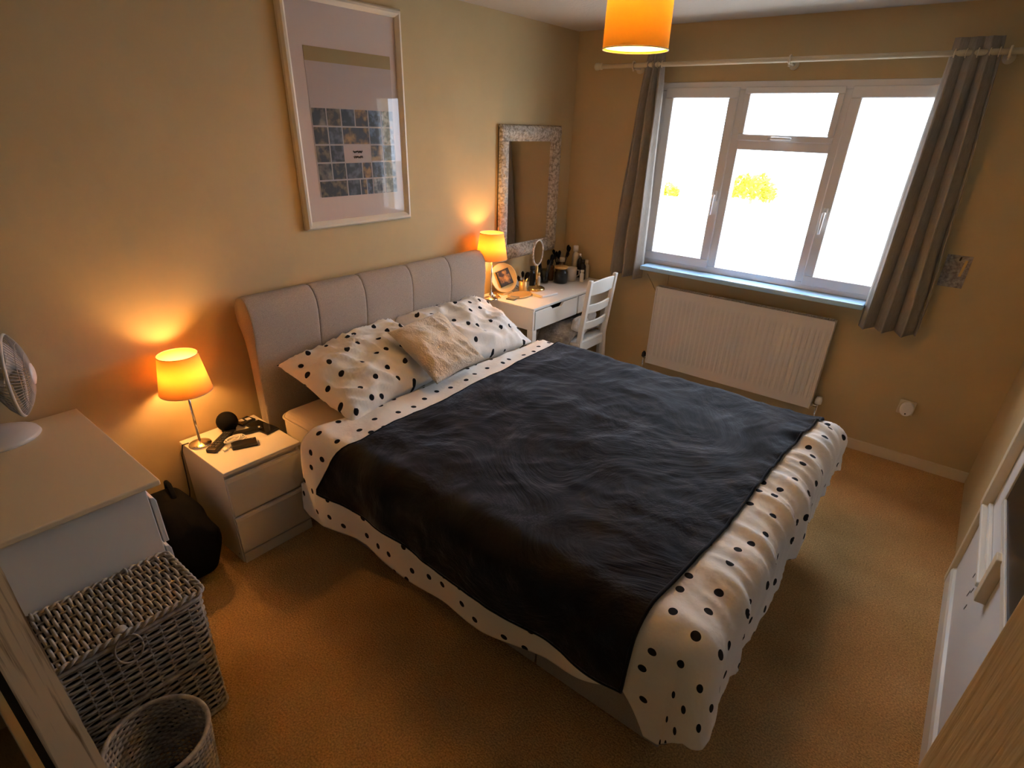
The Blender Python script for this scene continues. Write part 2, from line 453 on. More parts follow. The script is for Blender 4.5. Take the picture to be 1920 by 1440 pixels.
MB().lathe([(.012, 0), (.02, .004), (.021, .03), (.016, .05), (0, .052)], (RX1 + .035, -.068, .26), 16).build('thermostat_head', M_upvc, rad, smooth=True)
pip = thing('heating_pipe', (1.0, -.035, 0), 'pair of cream painted pipes along the wall above the skirting', 'pipe')
MB().tube([(.25, -.0235, .105), (.80, -.0235, .105), (RX0 - .03, -.05, .105), (RX0 - .03, -.068, .12)], .0085, 10).build('pipe', M_cream, pip, smooth=True)
MB().tube([(.25, -.0235, .055), (1.6, -.0235, .055), (RX1 + .02, -.0235, .055), (RX1 + .035, -.068, .065)], .0085, 10).build('pipe', M_cream, pip, smooth=True)
w = MB(); w.box(.70, .715, -.045, 0, .045, .118); w.build('clip', M_upvc, pip)
# surface conduit strips on the wall beside the radiator
w = MB(); w.bar((.74, -.004, .86), (.86, -.004, .70), .02, .008, (0, 1, 0)); w.box(.905, .917, -.008, 0, .815, .912)
tag(w.build('cable_conduit', M_wall), 'thin painted cable strip on the wall above the radiator corner', 'conduit')

# ------------------------------------------------------------------ wall details
card = thing('postcard', (2.52, -.004, 1.09), 'grey patterned postcard with a gold pen stroke pinned beside the curtain', 'postcard')
Mcd = mat('postcard_print', (0.3, 0.28, 0.27), .6); add_noise_mix(Mcd, (0.17, 0.15, 0.145), (0.40, 0.37, 0.35), 70, 4, .6, .35, .65)
MB().box(2.462, 2.575, -.004, -.001, 1.094, 1.262).build('print', Mcd, card)
MB().bar((2.553, -.006, 1.24), (2.545, -.006, 1.155), .012, .003, (0, 1, 0)).build('gold_stroke', M_goldp, card)
MB().bar((2.525, -.006, 1.255), (2.522, -.006, 1.235), .008, .003, (0, 1, 0)).build('clip', M_dark, card)
sk = thing('wall_socket', (2.545, 0, .36), 'small white plug-in device on the wall socket near the floor', 'socket')
MB().box(2.500, 2.586, -.009, 0, .32, .41).build('plate', M_cream, sk, bevel=.004)
w = MB(); w.extrude([(2.548 + .036 * math.cos(a), .364 + .044 * math.sin(a)) for a in [i * 2 * PI / 20 for i in range(20)]], -.042, -.009)
w.build('plug_unit', M_upvc, sk, bevel=.006)
MB().cyl((2.548, -.046, .338), (2.548, -.041, .338), .004, n=10).build('indicator', M_dark, sk)

# ------------------------------------------------------------------ pendant lamp
def lamp_light(name, loc, watts, colr, r, parent):
    d = bpy.data.lights.new(name, 'POINT'); d.energy = watts; d.color = colr; d.shadow_soft_size = r
    o = bpy.data.objects.new(name, d); col.objects.link(o)
    o.location = loc
    if parent:
        o.parent = parent; o.matrix_parent_inverse = Matrix.Translation(-Vector(parent.location))
    return o
WARM = (1.0, 0.50, 0.15)
PX, PY = 1.50, -1.957
pen = thing('pendant_lamp', (PX, PY, HZ), 'glowing orange drum pendant lampshade hanging from the ceiling', 'pendant lamp')
m = MB(); m.lathe([(.104, 2.03), (.101, 2.235)], (PX, PY, 0), 48, cap=False)
sh = m.build('shade', M_pshade, pen, smooth=True); sd = sh.modifiers.new('s', 'SOLIDIFY'); sd.thickness = .002
for zz, rr in ((2.031, .104), (2.234, .101)):
    w = MB(); w.tube([(PX + rr * math.cos(a), PY + rr * math.sin(a), zz) for a in [i * 2 * PI / 48 for i in range(48)]], .0022, 6, closed=True)
    w.build('shade_rim', M_cream, pen, smooth=True)
w = MB()
for a in (0, 2 * PI / 3, 4 * PI / 3): w.cyl((PX + .02 * math.cos(a), PY + .02 * math.sin(a), 2.20), (PX + .100 * math.cos(a), PY + .100 * math.sin(a), 2.225), .0018, n=6)
w.build('spider', M_upvc, pen)
MB().lathe([(.018, 2.165), (.021, 2.17), (.021, 2.21), (.012, 2.225), (.004, 2.23)], (PX, PY, 0), 16).build('holder', M_upvc, pen, smooth=True)
MB().cyl((PX, PY, 2.225), (PX, PY, 2.38), .0035, n=8).build('cord', M_upvc, pen)
MB().lathe([(.045, 2.389), (.045, 2.38), (.03, 2.368), (.006, 2.362)], (PX, PY, 0), 24).build('ceiling_rose', M_upvc, pen, smooth=True)
M_bulb = bpy.data.materials.new('lit_bulb'); M_bulb.use_nodes = True
_n, _l = M_bulb.node_tree.nodes, M_bulb.node_tree.links
_n.clear()
_o = _n.new('ShaderNodeOutputMaterial'); _ad = _n.new('ShaderNodeAddShader'); _t = _n.new('ShaderNodeBsdfTransparent'); _e = _n.new('ShaderNodeEmission')
_e.inputs['Color'].default_value = (1, .62, .25, 1); _e.inputs['Strength'].default_value = 6
_l.new(_t.outputs[0], _ad.inputs[0]); _l.new(_e.outputs[0], _ad.inputs[1]); _l.new(_ad.outputs[0], _o.inputs['Surface'])
def bulb(c, parent, up=1):
    prof = [(.0, -.045), (.014, -.043), (.026, -.03), (.03, -.01), (.027, .012), (.016, .03), (.013, .045)]
    MB().lathe([(r, z * (1 if up < 0 else -1)) for r, z in prof], c, 16).build('bulb', M_bulb, parent, smooth=True)
MB().lathe([(0, 2.036), (.101, 2.036), (.101, 2.038), (0, 2.038)], (PX, PY, 0), 40).build('diffuser', M_pdiff, pen)
bulb((PX, PY, 2.125), pen, -1)
lamp_light('pendant_light', (PX, PY, 2.10), PENDANT_W, WARM, .04, pen)
# ------------------------------------------------------------------ bed
BY0, BY1 = -2.665, -1.225
bed = thing('bed', (1.2, -1.94, 0), 'double bed with grey linen sleigh headboard and upholstered base', 'bed')
prof = [(.15, .04), (.15, .55), (.153, .72), (.161, .86), (.168, .93), (.170, .985), (.163, 1.035), (.145, 1.072), (.118, 1.094), (.088, 1.097),
        (.060, 1.084), (.040, 1.058), (.030, 1.02), (.034, .975), (.052, .935), (.072, .89), (.083, .80), (.085, .5), (.085, .04)]
hb = MB().extrude([(x * .965 + .002, z * .995) for x, z in prof], -2.716, -1.152).build('headboard', M_linen, bed, smooth=False, bevel=.006)
seams = [-2.72, -2.382, -2.096, -1.771, -1.465, -1.148]
for a, b in zip(seams[:-1], seams[1:]):
    g = .001
    m = MB(); n = len(prof)
    ys = [a + g, a + g + .004, a + g + .014, a + g + .05] + [a + (b - a) * t for t in (.35, .5, .65)] + [b - g - .05, b - g - .014, b - g - .004, b - g]
    cx, cz = .115, .95
    for y in ys:
        e = min(y - a, b - y); q = 1 - .0 if e > .02 else 1
        ins = {0: .0032, 1: .0014, 2: .0004}.get(min(ys.index(y), len(ys) - 1 - ys.index(y)), 0)
        for i, (x, z) in enumerate(prof):
            x0, z0 = prof[i - 1]; x2, z2 = prof[(i + 1) % n]
            t = Vector((x2 - x0, z2 - z0)); nn = Vector((t.y, -t.x)); nn = nn.normalized() if nn.length else Vector((0, 0))
            if z < .1: nn = Vector((math.copysign(1, x - .115), 0))
            m.v.append((x - nn.x * ins, y, z - nn.y * ins))
    for k in range(len(ys) - 1):
        for i in range(n): m.f.append((k * n + i, k * n + (i + 1) % n, (k + 1) * n + (i + 1) % n, (k + 1) * n + i))
    m.f.append(tuple(range(n))); m.f.append(tuple((len(ys) - 1) * n + i for i in range(n - 1, -1, -1)))
    m.build('panel', M_linen, hb, smooth=True)
base = MB().box(.16, 2.235, BY0 + .012, BY1 - .012, .03, .335).build('base', M_linen, bed)
for (x0, x1) in ((.165, 1.742), (1.748, 2.245)):
    for (y0, y1) in ((BY0, BY0 + .02), (BY1 - .02, BY1)):
        MB().box(x0, x1, y0, y1, .015, .34).build('side_panel', M_linen, base, bevel=.006)
MB().box(2.228, 2.248, BY0 + .021, BY1 - .021, .015, .34).build('foot_panel', M_linen, base, bevel=.006)
for x in (.3, 1.2, 2.1):
    for y in (BY0 + .15, BY1 - .15): MB().cyl((x, y, 0), (x, y, .05), .022, n=12).build('foot', M_black, bed)
# mattress
MX_, MZ0, MZ1 = (.205, 2.205), .335, .565
mt = thing('mattress', (1.2, -1.94, MZ0), 'cream mattress on the bed, bare at the corner by the headboard', 'mattress')
m = MB().box(.205, 2.205, -2.685, -1.205, MZ0, MZ1)
m.build('pad', M_matt, mt, bevel=.045, seg=5)
def rr(x0, x1, y0, y1, r, z, n=6):
    p = []
    for cx, cy, a0 in ((x1 - r, y1 - r, 0), (x0 + r, y1 - r, PI / 2), (x0 + r, y0 + r, PI), (x1 - r, y0 + r, 1.5 * PI)):
        for i in range(n + 1):
            a = a0 + PI / 2 * i / n; p.append((cx + r * math.cos(a), cy + r * math.sin(a), z))
    return p
for z in (.535, .362): MB().tube(rr(.203, 2.207, -2.688, -1.202, .05, z), .006, 6, closed=True).build('piping', M_matt, mt, smooth=True)

# ------------------------------------------------------------------ bedding: one draped sheet surface that duvet and throw share
DX1, DYL, DYR, DZ, DR = 2.300, -2.70, -1.185, .622, .085
def drape(s, t):
    """unfolded sheet point (s along the bed, t across) -> position, outward normal"""
    dx = max(0, s - (DX1 - .03)); dy = 0; sg = 0
    if t < DYL: dy = DYL - t; sg = -1
    elif t > DYR: dy = t - DYR; sg = 1
    bx, by = min(s, DX1 - .03), max(DYL, min(DYR, t))
    d = math.hypot(dx, dy)
    if d < 1e-9: return Vector((bx, by, DZ)), Vector((0, 0, 1)), 0, 0
    n = Vector((dx / d, sg * dy / d, 0))
    q = DR * PI / 2
    if d < q:
        a = d / DR; h = DR * math.sin(a); v = DR * (1 - math.cos(a)); nn = n * math.sin(a) + Vector((0, 0, math.cos(a)))
    else:
        fl_ = .03 + .20 * abs(n.x * n.y) * 2; h = DR + (d - q) * fl_; v = DR + (d - q) * math.sqrt(1 - fl_ * fl_); nn = n.copy()
    return Vector((bx, by, 0)) + n * h + Vector((0, 0, DZ - v)), nn, v, d
def puff(s, t):
    p, n, v, d = drape(s, t)
    w = .016 * nz(s * 2.3, t * 2.6, 3.1) + .007 * nz(s * 6, t * 7, 1.7)
    # folds across the foot roll and down the sides
    ft = max(0, min(1, (s - 2.12) / .12)); 
    rid = 1 - abs(2 * nz(t * 8 + 2.2 * s, s * 1.6, 7.7)); rid2 = 1 - abs(2 * nz(t * 15 + 3.5 * s, s * 3, 2.2))
    cornerfade = max(.15, min(1, (t - DYL + .05) / .3))
    w += ft * cornerfade * (.024 * (rid - .6) + .013 * (rid2 - .6)) + ft * .012
    sd = max(0, min(1, (DYL - t) / .1))
    w += sd * (.010 * math.sin(s * 13 + 2 * nz(s * 2, t * 2)) + .012 * nz(s * 5, t * 2.5, 9)) * (.4 + min(1, v / .3))
    hd = max(0, min(1, (.95 - s) / .35))
    w += hd * .012 * (1 - abs(2 * nz(s * 7 + 1.5 * t, t * 2.2, 5.5)))
    return p + n * w, n
def keepz(p, zmin):
    p.z = max(p.z, zmin); return p
def hem_left(s):      # how far the duvet hangs down the left side, as sheet length past the edge
    zh = .192 + .008 * math.sin(s * 9)
    if s > 1.6: zh += (.34 - .192) * min(1, (s - 1.6) / .5) ** 1.3
    if s > 2.14: zh -= min(.13, (s - 2.14) * 1.5)
    return (DZ - zh) + DR * (PI / 2 - 1)
def duvet_pt(u, v, top=True):
    S1 = 2.270 + .34
    tl_ = 0
    # rows run along the bed (u), columns across (v)
    t01 = v
    s_head = .62 - .14 * max(0, 1 - t01 / .3)
    if t01 < .06: s_head = .48
    s = s_head + (S1 - s_head) * u
    L = hem_left(min(s, 2.3)); Rr = .40
    if s > 2.27: L = hem_left(2.235) - .11 * min(1, (s - 2.27) / .2)
    t = (DYL - L) + (DYR + Rr - DYL + L) * v
    if s > 2.27:                      # foot overhang; its corners are rounded, and its hem rises to the right
        A = .34 * (1.0 - .28 * v); dx = (s - 2.27) / .34 * A
        dy, B, sg = (DYL - t, L, -1) if t < DYL else ((t - DYR, Rr, 1) if t > DYR else (0, 1, 0))
        if dy > 0 and dx > 0:
            p_, q_ = dx / A, dy / B; k = max(p_, q_) / math.hypot(p_, q_); k *= 1 + .0 * (2 * p_ * q_ / (p_ * p_ + q_ * q_)) ** 2
            dx, dy = dx * k, dy * k; t = DYL - dy if sg < 0 else DYR + dy
        s = 2.27 + dx
    return s, t
NU, NV = 200, 280
m = MB()
def dfun(u, v):
    s, t = duvet_pt(u, v); p, n = puff(s, t); return keepz(p, .03)
m.grid(dfun, NU, NV, lambda u, v: duvet_pt(u, v))
dv = m.build('duvet', M_dots, None, smooth=True, fix=False)
sd = dv.modifiers.new('thick', 'SOLIDIFY'); sd.thickness = .02; sd.offset = -1
tag(dv, 'white duvet with black polka dots spread over the bed', 'duvet')

def throw_pt(u, v):
    Lh = [(0.66, .395), (1.0, .388), (1.35, .396), (1.6, .384), (1.83, .36), (2.2, .345)]
    v2 = v
    t_left = DYL - ((DZ - .372) + DR * (PI / 2 - 1)); t_right = DYR + .22
    # head and foot edges as functions of t
    t = t_left + (t_right - t_left) * v
    if t < DYL: a = min(1, (DYL - t) / .28); h = .83 - .16 * a; f = 2.150 - .01 * a
    else:
        k = (t - DYL) / (DYR - DYL); h = .83 - .07 * k; f = 2.150 + .085 * min(1.2, k) + .01 * math.sin(k * 7)
    s = h + (f - h) * u
    if t < DYL:
        t += (.012 * nz(s * 4, 3) - .02 * u) * min(1, (DYL - t) / .2)
    return s, t
m = MB()
def tfun(u, v):
    s, t = throw_pt(u, v); p, n = puff(s, t)
    r1 = 1 - abs(2 * nz(s * 3.2 + t * 1.1, t * 2.4 - s, 4.4)); r2 = 1 - abs(2 * nz(s * 7 - 2 * t, t * 6, 6.1))
    e = min(1, 12 * min(u, 1 - u), 12 * min(v, 1 - v))
    p = p + n * (.012 + e * (.010 * max(0, r1 - .35) + .006 * max(0, r2 - .4)) + .004 * max(0, nz(s * 15, t * 15)))
    return p
m.grid(tfun, 170, 170, lambda u, v: throw_pt(u, v))
th = m.build('throw_blanket', M_throw, None, smooth=True, fix=False)
sd = th.modifiers.new('thick', 'SOLIDIFY'); sd.thickness = .007; sd.offset = 0
tag(th, 'black velvety throw blanket laid over the polka dot duvet', 'blanket')

NB = 90
edge = [(i / NB, 0) for i in range(NB)] + [(1, i / NB) for i in range(NB)] + [(1 - i / NB, 1) for i in range(NB)] + [(0, 1 - i / NB) for i in range(NB)]
MB().tube([tfun(u, v) for u, v in edge], .0065, 6, closed=True).build('hem', M_throw, th, smooth=True)
def frame_mat(c, xd, yd):
    """rigid placement: local x -> xd, local y -> yd (orthonormalised), local z -> their cross product"""
    x = Vector(xd).normalized(); y = Vector(yd); y = (y - x * y.dot(x)).normalized(); z = x.cross(y)
    return Matrix(((x.x, y.x, z.x, c[0]), (x.y, y.y, z.y, c[1]), (x.z, y.z, z.z, c[2]), (0, 0, 0, 1)))
def pillow_mesh(wid, hei, thick, seed, wr=.012, flange=.0, N=54, uvo=(0, 0), fan=None):
    m = MB()
    def pt(u, v, sg):
        a, b = 2 * u - 1, 2 * v - 1
        pin = 1 - .07 * (1 - abs(a)) ** 0 * (abs(b) ** 4) * (1 - abs(a) ** 2) * 1.0
        pin2 = 1 - .07 * (abs(a) ** 4) * (1 - abs(b) ** 2)
        x = wid / 2 * a * pin2; y = hei / 2 * b * pin
        ea, eb = max(0, 1 - abs(a) ** 2.6), max(0, 1 - abs(b) ** 2.6)
        f = (ea * eb) ** .55
        z = sg * thick / 2 * f
        e = min(1, 6 * min(1 - abs(a), 1 - abs(b)) + .0)
        w = wr * (nz(a * 2.3 + seed, b * 2.6, sg * 2) + .75 * (1 - abs(2 * nz(a * 4.4 + seed + b * 1.5, b * 2.2 + a, sg * 3 + seed))) ** 2)
        if fan: w += fan * math.sin(14 * math.atan2(b + 1.15, a - .9) + 2 * nz(a * 2, b * 2, seed)) * e * (.4 + .6 * (1 - f * .5))
        z += w * e * sg
        z += .02 * nz(a * 1.2, b * 1.2, seed + 9)
        return (x, y, z)
    for sg in (1, -1):
        m.grid(lambda u, v: pt(u, v, sg), N, N, lambda u, v: (u * wid + uvo[0], v * hei + uvo[1]))
    o = (N + 1) ** 2                              # merge the rims of the two sheets
    rim = lambda i, j: i in (0, N) or j in (0, N)
    mp = {o + i * (N + 1) + j: i * (N + 1) + j for i in range(N + 1) for j in range(N + 1) if rim(i, j)}
    m.f = [tuple(mp.get(k, k) for k in f) for f in m.f]
    return m
def seam_path(wid, hei, seed, N=20):
    return None
p = pillow_mesh(.74, .50, .21, 3.0, .028).xf(frame_mat((.385, -2.255, .715), (-.10, 1, .06), (-.84, -.06, .31)))
tag(p.build('pillow', M_dots, None, smooth=True), 'polka dot pillow at the headboard corner nearest the bedside table', 'pillow', 'polka dot pillows')
p = pillow_mesh(.72, .50, .21, 8.4, .028, uvo=(2.3, 1.7)).xf(frame_mat((.365, -1.565, .715), (.03, 1, -.02), (-.84, -.0, .34)))
tag(p.build('pillow', M_dots, None, smooth=True), 'polka dot pillow on the desk side, partly behind the cream cushion', 'pillow', 'polka dot pillows')
p = pillow_mesh(.38, .37, .12, 5.1, .010, fan=.008).xf(frame_mat((.575, -1.985, .795), (-.06, 1, .04), (-.78, .04, .50)))
tag(p.build('cushion', M_cush, None, smooth=True), 'square cream plush cushion leaning on the polka dot pillows', 'cushion')

# ------------------------------------------------------------------ bedside table
nx0, nx1, ny0, ny1, nh = .017, .417, -3.074, -2.724, .49
ns = thing('nightstand', (.217, -2.9, 0), 'small white two-drawer bedside table beside the bed', 'nightstand')
w = MB(); w.box(nx0, nx1 - .018, ny0, ny0 + .016, 0, nh - .016); w.box(nx0, nx1 - .018, ny1 - .016, ny1, 0, nh - .016); w.box(nx0, nx0 + .01, ny0 + .016, ny1 - .016, .05, nh - .016)
w.box(nx0 + .01, nx1 - .03, ny0 + .016, ny1 - .016, .05, .06)
w.build('body', M_white, ns, bevel=.002)
MB().box(nx0 - .004, nx1, ny0 - .003, ny1 + .003, nh - .018, nh).build('top', M_white, ns, bevel=.003)
MB().box(nx1 - .034, nx1 - .005, ny0 + .004, ny1 - .004, 0, .052).build('plinth', M_white, ns, bevel=.002)
def drawer_front(z0, z1, parent):
    e = .010
    m = MB().extrude([(nx1 - .018, z0), (nx1 - .002, z0), (nx1 - .002, z1 - .016), (nx1 - .006, z1 - .004), (nx1 - .014, z1), (nx1 - .018, z1)], ny0 + .002, ny1 - .002)
    return m.build('drawer', M_white, parent, bevel=.002)
drawer_front(.060, .248, ns); drawer_front(.262, .450, ns)
MB().box(nx1 - .03, nx1 - .022, ny0 + .016, ny1 - .016, .06, .47).build('inner_rail', M_white, ns)
MB().cyl((nx1 - .018 - .03, ny0 - .0012, .035), (nx1 - .048, ny0, .035), .003, n=10).build('screw_cap', M_dark, ns)

# ------------------------------------------------------------------ table lamps
def ring(c, r, rad, n=32):
    return [(c[0] + r * math.cos(a), c[1] + r * math.sin(a), c[2]) for a in [i * 2 * PI / n for i in range(n)]]
def table_lamp(x, y, z, label):
    t = thing('table_lamp', (x, y, z), label, 'table lamp', 'matching bedside lamps')
    MB().lathe([(.0, 0), (.046, 0), (.048, .004), (.045, .009), (.02, .014), (.008, .022)], (x, y, z), 32).build('base', M_chrome, t, smooth=True)
    MB().cyl((x, y, z + .018), (x, y, z + .29), .0055, n=12).build('stem', M_chrome, t, smooth=True)
    s = MB().lathe([(.103, .268), (.076, .432)], (x, y, z), 48, cap=False).build('shade', M_shade, t, smooth=True)
    md = s.modifiers.new('s', 'SOLIDIFY'); md.thickness = .0016
    for zz, rr_ in ((.268, .103), (.432, .076)): MB().tube(ring((x, y, z + zz), rr_, 0, 48), .0016, 6, closed=True).build('shade_rim', M_cream, s, smooth=True)
    w = MB()
    for a in (0, 2 * PI / 3, 4 * PI / 3): w.cyl((x, y, z + .300), (x + .0965 * math.cos(a), y + .0965 * math.sin(a), z + .300), .0014, n=6)
    w.build('shade_carrier', M_chrome, t)
    MB().lathe([(.012, .285), (.014, .29), (.014, .310), (.011, .315)], (x, y, z), 16).build('bulb_holder', M_upvc, t, smooth=True)
    bulb((x, y, z + .350), t, 1)
    lamp_light('lamp_light', (x, y, z + .352), LAMP_W, WARM, .03, t)
    return t
table_lamp(.112, -3.026, nh, 'lit orange-glowing table lamp on the white bedside table')
table_lamp(.125, -1.045, .76, 'lit orange-glowing table lamp on the desk beside the headboard')
cord = MB().tube([(.075, -3.06, .498), (.06, -3.082, .492), (.055, -3.094, .44), (.06, -3.10, .34), (.045, -3.10, .25), (.03, -3.11, .16), (.024, -3.12, .08), (.03, -3.13, .015)], .0028, 6)
tag(cord.build('lamp_cord', M_dark, None, smooth=True), 'dark lamp flex running down beside the bedside table', 'cord')

# ------------------------------------------------------------------ things on the bedside table
sp = thing('smart_speaker', (.075, -2.878, nh), 'round black ball-shaped speaker on the bedside table', 'speaker')
R_ = .047
MB().lathe([(.022, 0.0), (.030, .004)] + [(R_ * math.sin(a), .045 - R_ * math.cos(a)) for a in [0.72 + i * (PI - .72) / 18 for i in range(19)]], (.075, -2.878, nh), 32).build('globe', M_blackmat, sp, smooth=True)
MB().lathe([(.022, 0), (.031, 0), (.031, .004), (.022, .006)], (.075, -2.878, nh), 24).build('foot', M_black, sp)
def slab(name, c, l, wd, h, ang, mt, label, cat, parts=None, group=None):
    t = thing(name, c, label, cat, group)
    mtx = Matrix.Translation(c) @ Matrix.Rotation(ang, 4, 'Z')
    MB().box(-l / 2, l / 2, -wd / 2, wd / 2, 0, h).xf(mtx).build('body', mt, t, bevel=.003)
    if parts: parts(t, mtx, l, wd, h)
    return t
def remote_keys(t, mtx, l, wd, h):
    for i in range(7):
        for j in range(3):
            m = MB().box(-l / 2 + .02 + i * .02, -l / 2 + .032 + i * .02, -.016 + j * .012, -.008 + j * .012, h, h + .0022)
            m.xf(mtx).build('key', M_keys, t)
M_keys = mat('rubber_keys', (.05, .055, .06), .5)
M_screen = mat('dark_screen', (.006, .006, .007), .08)
slab('remote_control', (.163, -2.955, nh + .001), .19, .045, .018, math.radians(127), M_black, 'long black remote control with rows of buttons by the lamp base', 'remote', remote_keys)
def phone_screen(t, mtx, l, wd, h): MB().box(-l / 2 + .004, l / 2 - .004, -wd / 2 + .003, wd / 2 - .003, h, h + .0008).xf(mtx).build('screen', M_screen, t)
slab('phone', (.175, -2.765, nh + .001), .15, .070, .009, math.radians(8), M_black, 'black phone lying at the bed-side edge of the bedside table', 'phone', phone_screen)
def wallet_stud(t, mtx, l, wd, h):
    MB().lathe([(.004, 0), (.004, .002), (0, .003)], (l * .36, wd * .25, h), 10).xf(mtx).build('stud', M_chrome, t)
slab('wallet', (.262, -2.902, nh + .001), .105, .055, .017, math.radians(68), M_black, 'small black wallet at the front of the bedside table clutter', 'wallet', wallet_stud)
def strip_led(t, mtx, l, wd, h):
    MB().box(l * .38, l * .44, -.006, .006, h, h + .002).xf(mtx).build('led', M_upvc, t)
slab('streaming_remote', (.165, -2.835, nh + .001), .13, .038, .014, math.radians(75), M_black, 'short black remote between the ball speaker and the phone', 'remote', strip_led)
bx = slab('card_box', (.060, -2.790, nh + .001), .060, .075, .012, math.radians(12), M_black, 'flat black case with two white squares behind the phone', 'case')
for dx in (-.016, .016): MB().box(.058 + dx * .25 - .012, .058 + dx * .25 + .012, -2.79 + dx - .011, -2.79 + dx + .011, nh + .013, nh + .0145).build('white_square', M_upvc, bx)
pts = []
for i in range(90):
    a = i * .42; r = .026 + .012 * math.sin(i * .37); pts.append((.205 + r * math.cos(a) * .9 + .0006 * i * .3, -2.915 + r * 1.35 * math.sin(a), nh + .005 + .010 * abs(math.sin(i * .23)) + .00022 * i))
pts = [(.246, -2.972, nh + .004), (.238, -2.955, nh + .004)] + pts
cb = thing('charging_cable', (.205, -2.915, nh), 'coiled white charging cable on the bedside table', 'cable')
MB().tube(pts, .0020, 6).build('wire', M_upvc, cb, smooth=True)
MB().box(.238, .254, -2.990, -2.972, nh + .001, nh + .009).build('plug', M_upvc, cb, bevel=.002)

# ------------------------------------------------------------------ chest of drawers (fronts face the bed)
cx0, cx1, cy0, cy1, ch = .03, .742, -3.815, -3.412, .78
cd = thing('chest_of_drawers', (.39, -3.6, 0), 'white chest of drawers with its plain side towards the wicker hamper', 'chest')
w = MB(); w.box(cx0, cx0 + .016, cy0, cy1 - .02, 0, ch - .02); w.box(cx1 - .016, cx1, cy0, cy1 - .02, 0, ch - .02); w.box(cx0 + .016, cx1 - .016, cy0, cy0 + .01, .05, ch - .02)
w.build('body', M_white, cd, bevel=.002)
MB().box(cx0 - .01, .765, cy0, -3.392, ch - .02, ch).build('top', mat('cream_top', (.80, .67, .45), .4), cd, bevel=.004)  # top tinted cream, warmer than the white body
MB().box(cx0 + .016, cx1 - .016, cy1 - .045, cy1 - .03, 0, .055).build('plinth', M_white, cd)
for z0, z1 in ((.065, .285), (.300, .520), (.535, .715)):
    MB().extrude([(cy1 - .017, z0), (cy1, z0), (cy1, z1 - .018), (cy1 - .005, z1 - .004), (cy1 - .013, z1), (cy1 - .017, z1)], cx0 + .002, cx1 - .001, 'yz').build('drawer', M_white, cd, bevel=.002)

# ------------------------------------------------------------------ desk fan
M_fan = mat('fan_plastic', (.62, .58, .54), .35)
M_fang = mat('fan_grille', (.34, .31, .28), .4)
fc = Vector((.135, -3.548, 1.000)); ax = Vector((.30, .95, -.05)).normalized()
fan = thing('desk_fan', (.12, -3.645, ch), 'white desk fan with wire grille on the chest of drawers', 'fan')
MB().lathe([(0, 0), (.112, 0), (.118, .006), (.112, .018), (.075, .034), (.035, .044), (.018, .05)], (.115, -3.645, ch), 40).xf(
    Matrix.Translation((.115, -3.645, 0)) @ Matrix.Diagonal((.9, 1.0, 1, 1)) @ Matrix.Translation((-.115, 3.645, 0))).build('base', M_fan, fan, smooth=True)
for i in range(4): MB().lathe([(.0055, 0), (.005, .006), (0, .007)], (.190 - .002 * i, -3.66 - .022 * i + .02, ch + .022), 10).build('button', M_upvc, fan, smooth=True)
fr = frame_mat(fc, ax.orthogonal(), ax.cross(ax.orthogonal()))     # local z = axis
MB().tube([(.115, -3.66, ch + .045), (.115, -3.67, ch + .10), (.118, -3.69, ch + .19), tuple(fc - ax * .075)], [.017, .015, .016, .02], 14).build('neck', M_fan, fan, smooth=True)
FR = .138
gr = MB()
for i in range(72):
    a = 2 * PI * i / 72
    tw = .35
    f = [(FR * k, .040 * (1 - k ** 2.6) + .012, a + tw * (1 - k)) for k in (.27, .5, .72, .88, .97, 1.0)]
    gr.tube([(r * math.cos(b), r * math.sin(b), z) for r, z, b in f], .00125, 4, cap=False)
    bk = [(FR * k, -.052 * (1 - k ** 3) - .002, a) for k in (.32, .6, .85, 1.0)]
    gr.tube([(r * math.cos(b), r * math.sin(b), z) for r, z, b in bk], .00125, 4, cap=False)
for k in (.5, .78): gr.tube([(FR * k * math.cos(a), FR * k * math.sin(a), .040 * (1 - k ** 2.6) + .012) for a in [i * 2 * PI / 48 for i in range(48)]], .0012, 4, closed=True)
g = gr.xf(fr).build('grille', M_fang, fan, smooth=True); g['kind'] = 'stuff'
MB().tube([(FR * math.cos(a), FR * math.sin(a), .005) for a in [i * 2 * PI / 56 for i in range(56)]], .0055, 8, closed=True).xf(fr).build('rim', M_fan, fan, smooth=True)
MB().lathe([(0, .060), (.020, .060), (.036, .055), (.038, .048)], n=28).xf(fr).build('badge', M_upvc, fan, smooth=True)
MB().lathe([(0, -.11), (.03, -.108), (.043, -.09), (.045, -.05), (.03, -.02), (.02, .0), (.018, .02), (0, .022)], n=24).xf(fr).build('motor', M_fan, fan, smooth=True)
for k in range(3):
    def bl(u, v, k=k):
        r = .022 + .10 * u; a = 2 * PI * k / 3 + (v - .5) * 1.25 * (1 - .25 * u) + .25 * u
        return (r * math.cos(a), r * math.sin(a), .016 - .030 * v + .004)
    b = MB().grid(bl, 10, 10).xf(fr).build('blade', M_fan, fan, smooth=True, fix=False); b.modifiers.new('s', 'SOLIDIFY').thickness = .0015

